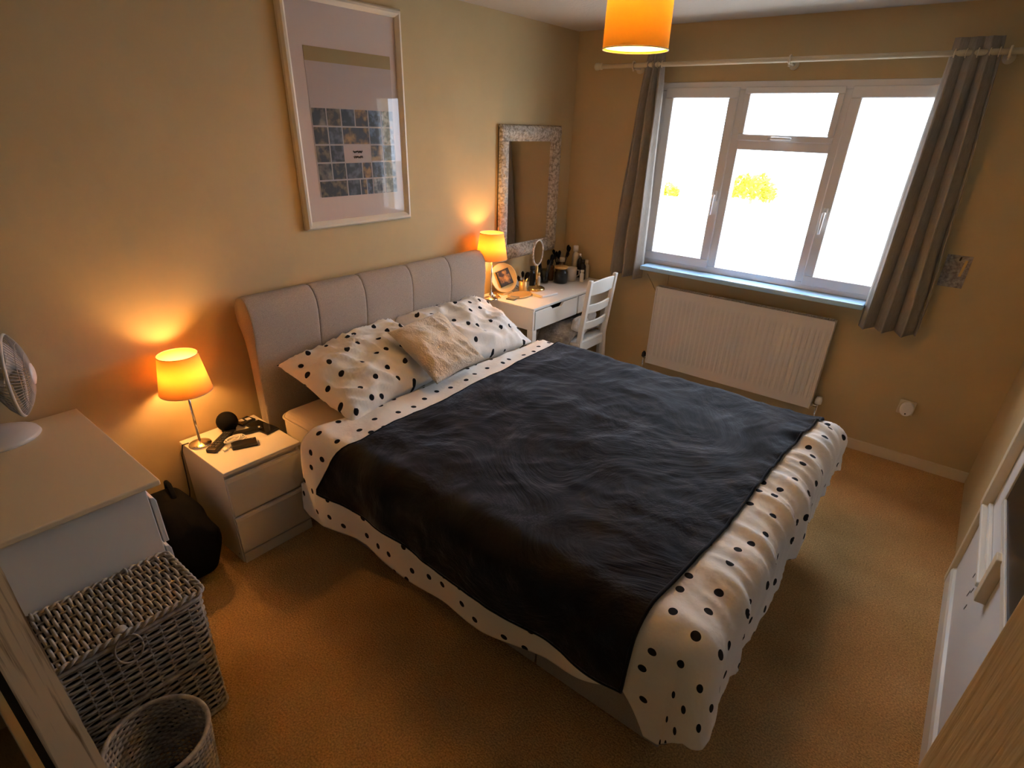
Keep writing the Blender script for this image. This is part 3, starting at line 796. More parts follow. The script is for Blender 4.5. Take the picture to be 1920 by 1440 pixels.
# ------------------------------------------------------------------ dark bag between the chest and the bedside table
bag = thing('rucksack', (.28, -3.25, 0), 'black rucksack slumped between the chest and the bedside table', 'bag')
def bagp(u, v):
    a = 2 * PI * u; ph = v * PI
    k = math.sin(ph) ** .55
    x = .25 + .20 * k * math.copysign(abs(math.cos(a)) ** .7, math.cos(a)); y = -3.245 + .118 * k * math.copysign(abs(math.sin(a)) ** .7, math.sin(a))
    z = .185 - .18 * math.cos(ph) - .03 * (x - .3) * (1 - math.cos(ph))
    d = .020 * nz(x * 9, y * 9, z * 9) * k
    return (x + d, max(-3.385, min(-3.085, y + d)), max(.003, z + d * 1.5))
MB().grid(bagp, 40, 24).build('sack', M_blackmat, bag, smooth=True)
MB().tube([(.10, -3.20, .33), (.11, -3.20, .375), (.17, -3.21, .395), (.23, -3.22, .38), (.26, -3.23, .33)], .010, 8).build('strap', M_blackmat, bag, smooth=True)
MB().tube([(.10, -3.33, .30), (.20, -3.31, .345), (.30, -3.30, .345), (.38, -3.29, .30)], .006, 8).build('zip_flap', M_blackmat, bag, smooth=True)
# ------------------------------------------------------------------ wicker hamper and bin (woven strands)
def rr_pts(x0, x1, y0, y1, r, step):
    """points and outward normals round a rounded rectangle, evenly spaced"""
    segs = []
    P = []
    def arc(cx, cy, a0):
        n = max(3, int(r * PI / 2 / step) + 1)
        for i in range(n):
            a = a0 + PI / 2 * i / n; P.append((cx + r * math.cos(a), cy + r * math.sin(a), math.cos(a), math.sin(a)))
    def line(ax, ay, bx, by, nx_, ny_):
        L = math.hypot(bx - ax, by - ay); n = max(1, int(L / step))
        for i in range(n): P.append((ax + (bx - ax) * i / n, ay + (by - ay) * i / n, nx_, ny_))
    line(x1, y0 + r, x1, y1 - r, 1, 0); arc(x1 - r, y1 - r, 0)
    line(x1 - r, y1, x0 + r, y1, 0, 1); arc(x0 + r, y1 - r, PI / 2)
    line(x0, y1 - r, x0, y0 + r, -1, 0); arc(x0 + r, y0 + r, PI)
    line(x0 + r, y0, x1 - r, y0, 0, -1); arc(x1 - r, y0 + r, 1.5 * PI)
    return P
HX0, HX1, HY0, HY1, HH = .772, 1.030, -3.925, -3.448, .500
ham = thing('laundry_hamper', (.9, -3.69, 0), 'rectangular grey wicker laundry hamper with hinged lid', 'hamper')
wv = MB(); st = MB(); row = 0; z = .012
while z < HH - .004:
    k = 1 - z / HH; ins = .012 * k
    P = rr_pts(HX0 + ins, HX1 - ins, HY0 + ins, HY1 - ins, .03, .011)
    d = 0; pts = []
    for i, (x, y, a, b) in enumerate(P):
        if i: d += math.hypot(x - P[i - 1][0], y - P[i - 1][1])
        am = .0045 * math.sin(PI * d / .040 + (row % 2) * PI)
        jz = .0016 * nz(x * 30, y * 30, row)
        pts.append((x + a * am, y + b * am, z + jz))
    wv.tube(pts, .0047, 5, closed=True); row += 1; z += .0128
P = rr_pts(HX0, HX1, HY0, HY1, .03, .002); d = 0; nxt = 0.0
for i, (x, y, a, b) in enumerate(P):
    if i: d += math.hypot(x - P[i - 1][0], y - P[i - 1][1])
    if d >= nxt:
        nxt += .040; st.tube([(x - a * .012, y - b * .012, .004), (x, y, HH)], .0036, 5)
o = wv.build('side_weave', M_wick, ham, smooth=True, fix=False); o['kind'] = 'stuff'
o = st.build('stakes', M_wick, ham, smooth=True, fix=False); o['kind'] = 'stuff'
for zz, rad_ in ((HH, .008), (.26, .0065), (.010, .008)):
    ins = .012 * (1 - zz / HH) - .002
    MB().tube([(x, y, zz) for x, y, a, b in rr_pts(HX0 + ins, HX1 - ins, HY0 + ins, HY1 - ins, .03, .02)], rad_, 6, closed=True).build('band', M_wick, ham, smooth=True)
MB().extrude([(x, y) for x, y, a, b in rr_pts(HX0 + .022, HX1 - .022, HY0 + .022, HY1 - .022, .02, .05)], .006, HH - .01, 'xy').build('dark_fill', M_dark, ham)  # solid dark box, painted shade of the inside behind the weave
lid = MB(); LZ = .522; LX0, LX1_, LY0, LY1 = .768, 1.042, -3.935, -3.436
y = LY0 + .012; row = 0
while y < LY1 - .008:
    pts = []; n = 26
    for i in range(n + 1):
        x = LX0 + .01 + (LX1_ - LX0 - .02) * i / n
        pts.append((x, y + .0016 * nz(x * 30, row), LZ + .0045 * math.sin(PI * (x - LX0) / .036 + (row % 2) * PI) + .002 * nz(x * 9, row * .7)))
    lid.tube(pts, .0050, 5); row += 1; y += .0132
o = lid.build('lid_weave', M_wick, ham, smooth=True, fix=False); o['kind'] = 'stuff'
ls = MB()
for i in range(8):
    x = LX0 + .018 + i * .036; ls.tube([(x, LY0 + .008, LZ), (x, LY1 - .008, LZ)], .0036, 5)
o = ls.build('lid_stakes', M_wick, ham, smooth=True, fix=False); o['kind'] = 'stuff'
MB().box(LX0 + .012, LX1_ - .012, LY0 + .012, LY1 - .012, LZ - .010, LZ - .006).build('lid_backing', M_dark, ham)
def rope(pathpts, r, pitch, parent, name):
    m = MB()
    for ph in (0, PI):
        q = []; d = 0
        for i, (x, y, a, b) in enumerate(pathpts):
            if i: d += math.hypot(x - pathpts[i - 1][0], y - pathpts[i - 1][1])
            t = d / pitch * 2 * PI + ph; q.append((x + a * r * math.cos(t), y + b * r * math.cos(t), LZ + r * math.sin(t)))
        m.tube(q, r * .95, 5, closed=True)
    return m.build(name, M_wick, parent, smooth=True, fix=False)
rope(rr_pts(LX0 + .006, LX1_ - .006, LY0 + .006, LY1 - .006, .02, .006), .0055, .05, ham, 'lid_rim')
for yy in (-3.80, -3.56):
    MB().tube([(LX0 + .012 + .016 * math.cos(a), yy, LZ - .006 + .018 * math.sin(a)) for a in [i * 2 * PI / 14 for i in range(14)]], .004, 6, closed=True).build('hinge_loop', M_wick, ham, smooth=True)
MB().box(LX0 + .004, LX0 + .03, -3.835, -3.815, LZ + .008, LZ + .012).build('hinge_tag', M_upvc, ham)
w = MB(); w.tube([(LX1_ - .002, -3.66 + .034 * math.cos(a), LZ - .052 + .05 * math.sin(a)) for a in [PI * .02 + i * 1.96 * PI / 22 for i in range(23)]], .0032, 6)
w.build('clasp_loop', M_wick, ham, smooth=True)
MB().lathe([(.016, 0), (.016, .004), (.010, .008), (0, .009)], (LX1_ - .022, -3.66, LZ + .006), 14).build('clasp_toggle', M_wick, ham, smooth=True)

bnx, bny, bnh, bnr = 1.222, -3.703, .300, .124
bin_ = thing('waste_basket', (bnx, bny, 0), 'round open grey wicker waste basket in front of the hamper', 'basket')
wv = MB(); z = .008; row = 0; NS = 44
while z < bnh - .006:
    R0 = bnr * (.80 + .20 * z / bnh); n = 132; pts = []
    for i in range(n):
        a = 2 * PI * i / n; am = .0035 * math.sin(NS / 2 * a + (row % 2) * PI)
        pts.append((bnx + (R0 + am) * math.cos(a), bny + (R0 + am) * math.sin(a), z + .001 * nz(a * 6, row)))
    wv.tube(pts, .0042, 5, closed=True); row += 1; z += .0092
o = wv.build('weave', M_wick, bin_, smooth=True, fix=False); o['kind'] = 'stuff'
st = MB()
for i in range(NS):
    a = 2 * PI * i / NS; st.tube([(bnx + bnr * .8 * math.cos(a), bny + bnr * .8 * math.sin(a), .003), (bnx + bnr * math.cos(a), bny + bnr * math.sin(a), bnh)], .0028, 5)
o = st.build('stakes', M_wick, bin_, smooth=True, fix=False); o['kind'] = 'stuff'
MB().tube(ring((bnx, bny, bnh), bnr + .001, 0, 60), .0068, 7, closed=True).build('rim', M_wick, bin_, smooth=True)
MB().lathe([(0, .002), (bnr * .8, .002), (bnr * .8, .008), (0, .008)], (bnx, bny, 0), 32).build('bottom', M_wick, bin_)
MB().lathe([(bnr * .745, .009), (bnr * .755, .05)], (bnx, bny, 0), 32, cap=False).build('dark_liner', M_dark, bin_)

# ------------------------------------------------------------------ tall standing mirror close to the camera
sm = thing('standing_mirror', (1.50, -4.08, 0), 'tall standing mirror with whitewashed rough wood frame at the near left', 'mirror')
lean = math.radians(13)
ux = Vector((-math.sin(lean), 0, math.cos(lean))); nxv = Vector((math.cos(lean), 0, math.sin(lean)))
B0 = Vector((1.540, 0, 0.012))
def mp(y, h, d): return B0 + Vector((0, y, 0)) + ux * h + nxv * d
FW, MW, MH = .066, .50, 1.58
yr = -3.8235; yl = yr - MW
def stile(y0, y1, h0, h1, name, vert=True, rough_edge=None):
    m = MB(); n = 60
    for i in range(n + 1):
        t = i / n
        if vert:
            h = h0 + (h1 - h0) * t; e = (.0026 * nz(h * 14, 1.3) + .0016 * nz(h * 45, 4)) if rough_edge else 0
            sec = [(y0, h), (y1 + e, h)]
            for (yy, hh), dd in ((sec[0], 0), (sec[0], .026), (sec[1], .026), (sec[1], 0)): m.v.append(tuple(mp(yy, hh, dd)))
        else:
            yy = y0 + (y1 - y0) * t
            for hh, dd in ((h0, 0), (h0, .026), (h1, .026), (h1, 0)): m.v.append(tuple(mp(yy, hh, dd)))
    for i in range(n):
        for k in range(4): m.f.append((i * 4 + k, i * 4 + (k + 1) % 4, i * 4 + 4 + (k + 1) % 4, i * 4 + 4 + k))
    m.f += [(0, 1, 2, 3), (n * 4 + 3, n * 4 + 2, n * 4 + 1, n * 4)]
    return m.build(name, M_wood, sm)
stile(yr - FW, yr, 0, MH, 'frame_stile', True, True); stile(yl, yl + FW, 0, MH, 'frame_stile')
stile(yl + FW, yr - FW, 0, FW, 'frame_rail', False); stile(yl + FW, yr - FW, MH - FW, MH, 'frame_rail', False)
def mslab(y0, y1, h0, h1, d0, d1, name, mt):
    m = MB(); c = mp((y0 + y1) / 2, (h0 + h1) / 2, (d0 + d1) / 2)
    m.obox(c, nxv * (d1 - d0) / 2, (0, (y1 - y0) / 2, 0), ux * (h1 - h0) / 2); return m.build(name, mt, sm)
mslab(yr - FW - .013, yr - FW + .001, FW, MH - FW, .004, .017, 'rebate', M_dark); mslab(yl + FW - .001, yl + FW + .013, FW, MH - FW, .004, .017, 'rebate', M_dark)
mslab(yl + FW, yr - FW, FW, MH - FW, .002, .006, 'glass', M_mirror); mslab(yl + .01, yr - .01, .01, MH - .01, -.006, 0, 'backing', M_dark)
a = mp((yl + yr) / 2, 1.1, -.006)
MB().bar(tuple(a), (.95, (yl + yr) / 2, .012), .05, .018, (1, 0, 0)).build('rear_leg', M_wood, sm)

# ------------------------------------------------------------------ bedroom door standing open beside the camera
door = bpy.data.objects.new('door_1', None); door.location = (2.925, -3.985, 0); col.objects.link(door)
struct(door, 'open cream bedroom door with embossed woodgrain skin')
hp = Vector((2.925, -3.982, 0)); ep = Vector((2.6585, -3.288, 0)); dd = (ep - hp); DL = dd.length; dn = dd.normalized(); dnorm = Vector((-dn.y, dn.x, 0))
if dnorm.x > 0: dnorm = -dnorm
dm = frame_mat(hp, dn, Vector((0, 0, 1)).cross(dn))
sgn = 1 if (dm @ Vector((0, 1, 0)) - hp).dot(Vector((-1, 0, 0))) < 0 else -1
w = MB().box(0, DL, 0 if sgn > 0 else -.036, .036 if sgn > 0 else 0, .008, 1.985).xf(dm)
w.build('leaf', M_door, door, bevel=.002)
w = MB()
yy = -.036 if sgn > 0 else .036
w.xf(dm)
h = MB(); ysd = -.0 if sgn > 0 else 0
h.box(DL - .075, DL - .045, -.006, .0, .94, 1.08); h.tube([(DL - .06, -.003, 1.02), (DL - .06, -.045, 1.02), (DL - .08, -.052, 1.02), (DL - .165, -.05, 1.02)], .008, 10)
if sgn < 0: h.xf(Matrix.Diagonal((1, -1, 1, 1)))
h.xf(dm); h.build('handle', M_brass, door, smooth=True)
w = MB(); w.box(LX - .018, LX, DY1, DY1 + .06, 0, 2.08); w.box(LX - .018, LX, DY0 - .06, DY0, 0, 2.08); w.box(LX - .018, LX, DY0, DY1, 2.02, 2.08)
w.build('casing', M_gloss, door, bevel=.005)

# ------------------------------------------------------------------ fitted wardrobe front on the right wall
wr = thing('fitted_wardrobe', (2.93, -2.0, 0), 'white fitted wardrobe front with dark glass panel on the right wall', 'wardrobe')
MB().box(LX - .030, LX, -1.085, -1.045, 0, 2.25).build('side_post', M_cream, wr, bevel=.004)
Mwp = mat('white_panel_paint', (.78, .77, .77), .45)
MB().box(LX - .010, LX, -2.93, -1.085, .0, 2.25).build('panel', Mwp, wr)
MB().extrude([(LX - .010, 0), (LX - .026, 0), (LX - .026, .075), (LX - .020, .088), (LX - .010, .095)], -2.93, -1.086).build('plinth', M_gloss, wr)
MB().box(LX - .045, LX - .010, -1.74, -1.15, .452, .472).build('ledge', M_gloss, wr, bevel=.005)
MB().box(LX - .026, LX - .010, -1.74, -1.16, .474, .490).build('bead', M_gloss, wr, bevel=.004)
MB().box(LX - .042, LX - .010, -1.815, -1.765, .445, .625).build('stile', M_cream, wr, bevel=.003)
MB().box(LX - .045, LX - .010, -1.150, -1.100, .452, 2.0).build('stile', M_cream, wr, bevel=.003)
MB().box(LX - .022, LX - .010, -2.80, -1.40, .640, 2.0).build('dark_glass', mat('smoked_panel', (.008, .007, .006), .35, spec=.2), wr, bevel=.002)
w = MB(); rect = [(-2.83, -2.80), (-1.40, -1.37)]
for a_, b_ in rect: w.box(LX - .028, LX - .010, a_, b_, .61, 2.03)
w.box(LX - .028, LX - .010, -2.80, -1.40, .61, .64); w.box(LX - .028, LX - .010, -2.80, -1.40, 2.0, 2.03)
w.build('glass_frame', M_gloss, wr, bevel=.003)
for (y, z, l) in ((-1.52, .26, .035), (-1.55, .30, .03), (-1.46, .31, .04), (-1.58, .24, .03)):
    MB().bar((LX - .0105, y, z), (LX - .0105, y - .012, z + l), .006, .002, (1, 0, 0)).build('scuff_mark', mat('scuff', (.22, .21, .20), .8), wr)

# ------------------------------------------------------------------ framed photo collage on the headboard wall
pyl, pyr, pzb, pzt = -2.293, -1.630, 1.323, 2.287
pf = thing('collage_frame', (.0, -1.96, pzb), 'large cream framed photo collage above the headboard', 'picture')
def framebar(poly, name, axis, a0, a1, fixed):     # mitred moulding
    pass
FWp = .036
M_pfr = mat('cream_frame', (.80, .72, .58), .4)
def mould(y0, y1, z0, z1, horiz):
    m = MB(); q = FWp
    sec = [(0.0, 0.0), (.0, .018), (.25, .032), (.55, .034), (.8, .026), (1.0, .018), (1.0, 0)]
    ends = []
    for e in (0, 1):
        for k, d in sec:
            if horiz == 'b': yy, zz = (pyl + q * k if e == 0 else pyr - q * k), pzb + q * k
            elif horiz == 't': yy, zz = (pyl + q * k if e == 0 else pyr - q * k), pzt - q * k
            elif horiz == 'l': yy, zz = pyl + q * k, (pzb + q * k if e == 0 else pzt - q * k)
            else: yy, zz = pyr - q * k, (pzb + q * k if e == 0 else pzt - q * k)
            m.v.append((d + .001, yy, zz))
    n = len(sec)
    for i in range(n): m.f.append((i, (i + 1) % n, n + (i + 1) % n, n + i))
    m.f += [tuple(range(n)), tuple(range(2 * n - 1, n - 1, -1))]
    m.build('moulding', M_pfr, pf)
for h_ in 'btlr': mould(0, 0, 0, 0, h_)
M_mat = mat('mount_board', (.66, .53, .46), .8)
MB().box(.002, .010, pyl + .02, pyr - .02, pzb + .02, pzt - .02).build('mount', M_mat, pf)
M_poster = mat('poster_paper', (.50, .40, .35), .7)
qy0, qy1, qz0, qz1 = pyl + .105, pyr - .075, pzb + .145, pzt - .20
MB().box(.010, .0112, qy0, qy1, qz0, qz1).build('poster', M_poster, pf)
MB().box(.0112, .0122, qy0, qy1, qz1 - .055, qz1).build('gold_band', mat('gold_card', (.36, .24, .07), .5), pf)
PM = []
for i, (c1, c2) in enumerate([((.012, .010, .008), (.30, .23, .16)), ((.020, .010, .004), (.42, .21, .045)), ((.03, .03, .03), (.36, .32, .28)), ((.010, .010, .012), (.12, .12, .13)), ((.05, .045, .04), (.40, .35, .30)), ((.015, .010, .006), (.20, .13, .055)), ((.012, .011, .010), (.10, .13, .19))]):
    m_ = mat('photo_print_%d' % i, (.2, .2, .2), .5); add_noise_mix(m_, c1, c2, 19 + 4 * i, 2.5, .5, .46, .66); PM.append(m_)
gw = (qy1 - qy0 - .004) / 6; ph_ = .078; gz1 = qz1 - .235
layout = [[1, 1, 1, 1, 1, 1], [1, 1, 2, 1, 1], [1, 1, -2, 1, 1], [1, 1, 1.25, .75, 1, 1], [2, 1, .5, .5, 1, 1]]
k = 0
for r_, rowl in enumerate(layout):
    yy = qy0 + .002
    for wdt in rowl:
        wa = abs(wdt) * gw
        if wdt > 0:
            MB().box(.0112, .0120, yy + .004, yy + wa - .003, gz1 - (r_ + 1) * ph_ + .004, gz1 - r_ * ph_ - .003).build('photo', PM[(k * 5 + r_ * 3) % 7], pf); k += 1
        else:
            ly = yy + wa * .5
            for q_ in (0, 1):
                pts = [(.0118, ly - .028 + .056 * i / 24, gz1 - (r_ + .40 + .3 * q_) * ph_ + .006 * math.sin(i * 1.7 + q_) * (1 if i % 5 else .2)) for i in range(25)]
                MB().tube(pts, .0018, 4).build('script_line', M_dark, pf)
        yy += wa
MB().box(.0135, .0155, pyl + .034, pyr - .034, pzb + .034, pzt - .034).build('glass', M_glass, pf)

# ------------------------------------------------------------------ ornate wall mirror above the desk
myl, myr, mzb, mzt = -.858, -.172, .962, 1.812
om = thing('ornate_mirror', (0, -.515, mzb), 'carved whitewashed mirror on the wall above the desk', 'mirror')
M_carv = mat('carved_white_wash', (.60, .53, .44), .6); add_noise_mix(M_carv, (.34, .28, .21), (.70, .63, .54), 55, 4, .6, .38, .58)
add_bump(M_carv, 60, .9, .02, 4)
FWm = .092
for (a0, a1, b0, b1) in ((myl, myr, mzb, mzb + FWm), (myl, myr, mzt - FWm, mzt), (myl, myl + FWm, mzb + FWm, mzt - FWm), (myr - FWm, myr, mzb + FWm, mzt - FWm)):
    nu_, nv_ = (60, 8) if (a1 - a0) > (b1 - b0) else (8, 60)
    def fp(u, v):
        y = a0 + (a1 - a0) * u; z = b0 + (b1 - b0) * v
        e = min(y - myl, myr - y, z - mzb, mzt - z) / FWm; e = max(0, min(1, e))
        prof_ = .016 + .026 * math.sin(PI * min(1, e * 1.0)) ** .7
        orn = .010 * max(0, 1 - abs(2 * nz(y * 26, z * 26, 3.3)) - .45) * math.sin(PI * e) * 2
        return (prof_ + orn, y, z)
    m = MB().grid(fp, nu_, nv_); m.build('frame_rail', M_carv, om, smooth=True, fix=False).modifiers.new('s', 'SOLIDIFY').thickness = .012
MB().box(.001, .004, myl + .01, myr - .01, mzb + .01, mzt - .01).build('backing', M_dark, om)
w = MB(); q = FWm
w.box(.008, .022, myl + q - .006, myl + q + .006, mzb + q, mzt - q); w.box(.008, .022, myr - q - .006, myr - q + .006, mzb + q, mzt - q)
w.box(.008, .022, myl + q, myr - q, mzb + q - .006, mzb + q + .006); w.box(.008, .022, myl + q, myr - q, mzt - q - .006, mzt - q + .006)
w.build('inner_bead', M_carv, om, bevel=.004)
MB().box(.006, .010, myl + q - .004, myr - q + .004, mzb + q - .004, mzt - q + .004).build('glass', M_mirror, om)
# ------------------------------------------------------------------ desk
ky0, ky1, kx1, kz = -1.033, -.033, .477, .760
desk = thing('desk', (.24, -.53, 0), 'white desk with two cut-out drawers under the ornate mirror', 'desk')
MB().box(.012, kx1, ky0, ky1, kz - .016, kz).build('top', M_white, desk, bevel=.003)
w = MB(); w.box(.015, kx1 - .004, ky0 + .001, ky0 + .020, kz - .150, kz - .016); w.build('side_panel', M_white, desk, bevel=.002)
w = MB(); w.box(.015, kx1 - .004, ky1 - .020, ky1 - .001, kz - .150, kz - .016); w.build('side_panel', M_white, desk, bevel=.002)
MB().box(.015, .030, ky0 + .02, ky1 - .02, kz - .150, kz - .016).build('back_panel', M_white, desk)
MB().box(.030, kx1 - .03, ky0 + .02, ky1 - .02, kz - .150, kz - .142).build('under_panel', M_white, desk)
ym = -.50
MB().box(.030, kx1 - .01, ym - .009, ym + .009, kz - .150, kz - .016).build('divider', M_white, desk)
for a, b in ((ky0 + .023, ym - .011), (ym + .011, ky1 - .023)):
    c = (a + b) / 2; z0, z1 = kz - .148, kz - .024
    poly = [(a, z0), (b, z0), (b, z1), (c + .075, z1), (c + .048, z1 - .024), (c - .048, z1 - .024), (c - .075, z1), (a, z1)]
    d_ = MB().extrude(poly, kx1 - .018, kx1, 'yz').build('drawer', M_white, desk, bevel=.0015)
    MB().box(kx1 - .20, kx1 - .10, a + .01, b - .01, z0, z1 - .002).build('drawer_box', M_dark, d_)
for (x, y) in ((.018, ky0 + .001), (kx1 - .048, ky0 + .001), (.018, ky1 - .046), (kx1 - .048, ky1 - .046)):
    MB().box(x, x + .045, y, y + .045, 0, kz - .150).build('leg', M_white, desk, bevel=.003)

# ------------------------------------------------------------------ ladder-back chair tucked at the desk
chx, cy_l, cy_r = .575, -.650, -.290
chair = thing('chair', (.42, -.47, 0), 'white ladder-back wooden chair pushed in at the desk', 'chair')
zs = .455
def backx(z): return chx + .0 + max(0, z - zs) * .125
for y in (cy_l, cy_r - .030):
    m = MB()
    prof_ = [(chx + .035, 0), (chx + .003, zs), (backx(.9) + .002, .905), (backx(.9) + .030, .905), (chx + .040, zs), (chx + .068, 0)]
    m.extrude(prof_, y, y + .030).build('back_post', M_white, chair, bevel=.004)
for z0, z1, nm in ((.795, .885, 'back_slat'), (.665, .725, 'back_slat'), (.545, .600, 'back_slat')):
    m = MB(); n = 10
    for i in range(n + 1):
        t = i / n; y = cy_l + .03 + (cy_r - cy_l - .06) * t; bow = .018 * math.sin(PI * t); arch = (.012 * math.sin(PI * t) if z0 > .7 else 0)
        for x, z in ((backx(z0) + .006 + bow, z0), (backx(z0) + .022 + bow, z0), (backx(z1) + .022 + bow, z1 + arch), (backx(z1) + .006 + bow, z1 + arch)): m.v.append((x, y, z))
    for i in range(n):
        for k in range(4): m.f.append((i * 4 + k, i * 4 + (k + 1) % 4, i * 4 + 4 + (k + 1) % 4, i * 4 + 4 + k))
    m.f += [(0, 1, 2, 3), (n * 4 + 3, n * 4 + 2, n * 4 + 1, n * 4)]
    m.build(nm, M_white, chair, bevel=.003)
MB().box(.205, chx + .03, cy_l - .005, cy_r + .005, zs - .02, zs).build('seat', M_white, chair, bevel=.006)
MB().box(chx + .008, chx + .028, cy_l + .03, cy_r - .03, zs - .075, zs - .02).build('apron', M_white, chair, bevel=.002)
for y in (cy_l + .004, cy_r - .022): MB().box(.25, chx + .01, y, y + .018, zs - .075, zs - .02).build('apron', M_white, chair, bevel=.002)
MB().box(.225, .245, cy_l + .03, cy_r - .03, zs - .075, zs - .02).build('apron', M_white, chair, bevel=.002)
for y in (cy_l, cy_r - .032): MB().box(.215, .250, y, y + .032, 0, zs - .02).build('front_leg', M_white, chair, bevel=.003)
# fleece bundled on the chair, its edge hanging over the side
M_fl = mat('grey_beige_fleece', (.36, .33, .30), 1.0, spec=.1); add_noise_mix(M_fl, (.24, .22, .21), (.46, .42, .37), 14, 4, .6, .35, .65); add_bump(M_fl, 60, .5, .02)
def fl(u, v):
    a = -1 + 2 * u; y = -.475 - .235 * a; x = .26 + .29 * v
    z = zs + .03 + .07 * math.sin(PI * v) ** .6 * (1 - .3 * abs(a)) + .03 * nz(x * 12, y * 12, 2)
    if a > .60:
        k = (a - .60) / .4; y = -.475 - .235 * .60 - .075 * math.sin(min(1, k * 2) * PI / 2) - .01; z -= (k ** 1.0) * (.26 - .10 * v)
    x += .018 * nz(y * 14, z * 14, 5); y += .012 * nz(x * 16, z * 16, 8)
    return (x, y, max(z, zs + .006) if a <= .60 else z)
o = MB().grid(fl, 44, 30).build('fleece', M_fl, None, smooth=True, fix=False); o.modifiers.new('s', 'SOLIDIFY').thickness = .014
tag(o, 'grey-beige fleece bundled on the chair seat and hanging under the desk', 'fleece')
M_wh2 = mat('white_cotton', (.76, .73, .70), .9, spec=.1); add_bump(M_wh2, 30, .5, .02)
def blob(u, v, c=(.500, -.40, zs + .075), r=(.055, .085, .07)):
    a, p = 2 * PI * u, PI * v; d = 1 + .18 * nz(math.cos(a) * 2 + c[1] * 9, math.sin(a) * 2, p * 1.6)
    return (c[0] + r[0] * d * math.sin(p) * math.cos(a), c[1] + r[1] * d * math.sin(p) * math.sin(a), c[2] - r[2] * d * math.cos(p))
tb = thing('drawstring_bag', (.5, -.45, zs), 'small white cotton drawstring bag on the chair seat against its back', 'bag')
m = MB().grid(lambda u, v: blob(u, v, (.515, -.50, zs + .080), (.05, .095, .07)), 26, 18); m.build('pouch', M_wh2, tb, smooth=True)
m = MB().grid(lambda u, v: blob(u, v, (.515, -.395, zs + .125), (.045, .075, .05)), 26, 18); m.build('gathered_top', M_wh2, tb, smooth=True)
MB().tube([(.552, -.52 + .02 * math.sin(i * .9), zs + .14 - .012 * i) for i in range(7)], .003, 5).build('cord', mat('blue_grey_cord', (.2, .22, .3), .7), tb, smooth=True)

# ------------------------------------------------------------------ things on the desk
D = kz
def lathe_thing(name, x, y, prof_, m, label, cat, partname='body', n=24, group=None, z=D):
    t = thing(name, (x, y, z), label, cat, group)
    MB().lathe(prof_, (x, y, z), n).build(partname, m, t, smooth=True); return t
# round vanity mirror on a gold stand
vm = thing('vanity_mirror', (.20, -.635, D), 'small round mirror on a gold stand in the middle of the desk', 'mirror')
vx, vy = .20, -.635
MB().lathe([(0, 0), (.060, 0), (.063, .004), (.060, .016), (.05, .022), (.012, .030), (.008, .04)], (vx, vy, D), 36).build('base', M_brass, vm, smooth=True)
MB().cyl((vx, vy, D + .03), (vx, vy, D + .185), .006, n=12).build('stem', M_brass, vm, smooth=True)
ax2 = Vector((.80, -.42, .18)).normalized(); vf = frame_mat((vx, vy, D + .285), ax2.cross(Vector((0, 0, 1))), Vector((0, 0, 1)))
vf = frame_mat((vx, vy, D + .262), (-.12, 1, 0), (0, 0, 1))
MB().tube([(.068 * math.cos(a), .085 * math.sin(a), 0) for a in [i * 2 * PI / 40 for i in range(40)]], .007, 8, closed=True).xf(vf).build('rim', M_carv, vm, smooth=True)
MB().extrude([(.064 * math.cos(a), .081 * math.sin(a)) for a in [i * 2 * PI / 32 for i in range(32)]], -.003, .003, 'xy').xf(vf).build('glass', M_mirror, vm)
# photo leaning in a round gold dish stand
ps = thing('photo_easel', (.09, -.90, D), 'gold round stand holding a small framed photo behind the desk lamp', 'photo stand')
pm = frame_mat((.085, -.865, D + .105), (.35, .94, 0), (-.38, .10, .92))
MB().lathe([(0, -.004), (.098, -.004), (.103, .0), (.103, .006), (.098, .004), (0, .003)], n=40).xf(pm).build('dish', M_goldp, ps, smooth=True)
MB().box(-.052, .052, -.055, .055, .006, .014).xf(pm @ Matrix.Rotation(.25, 4, 'Z')).build('photo_frame', M_dark, ps)
MB().box(-.044, .044, -.047, .047, .0142, .015).xf(pm @ Matrix.Rotation(.25, 4, 'Z')).build('photo', PM[1], ps)
MB().box(.04, .13, -.92, -.82, D, D + .012).build('foot', M_goldp, ps, bevel=.003)
# trays, cards, book
tr = MB().lathe([(0, .0), (.085, .0), (.092, .006), (.092, .011), (.088, .010), (.083, .004), (0, .004)], n=40).xf(Matrix.Translation((.215, -.845, D)) @ Matrix.Diagonal((.75, 1.15, 1, 1)))
tag(tr.build('oval_tray', M_goldp, None, smooth=True), 'flat oval gold tray near the front edge of the desk', 'tray')
slab('card_holder', (.225, -.935, D + .001), .065, .085, .007, math.radians(12), mat('grey_green_card', (.12, .13, .10), .6), 'dark grey-green card wallet at the desk edge', 'card wallet', lambda t, mtx, l, wd, h: MB().box(-l / 2 + .006, l / 2 - .006, -wd / 2 + .02, wd / 2 - .006, h, h + .001).xf(mtx).build('flap', mat('grey_card2', (.17, .18, .15), .6), t))
slab('notebook', (.325, -.70, D + .001), .10, .16, .014, math.radians(-10), M_upvc, 'closed white notebook lying in front of the round mirror', 'notebook', lambda t, mtx, l, wd, h: MB().box(-l / 2, l / 2, -wd / 2 - .0005, -wd / 2 + .01, .001, h + .0008).xf(mtx).build('spine', M_cream, t))
for i, (x, y, r) in enumerate(((.075, -.985, .016), (.115, -.965, .012), (.10, -.995, .010), (.145, -.985, .014))):
    t = lathe_thing('trinket', x, y, [(0, 0), (r, 0), (r * 1.05, r * .8), (r * .6, r * 1.3), (r * .5, r * 1.8), (0, r * 1.85)], (M_chrome, M_brass)[i % 2],
                    ('shiny silver trinket closest to the lamp base', 'gold trinket right beside the lamp base', 'tiny silver trinket at the desk edge by the headboard', 'gold trinket at the desk edge by the lamp')[i], 'trinket', group='trinkets around the desk lamp')
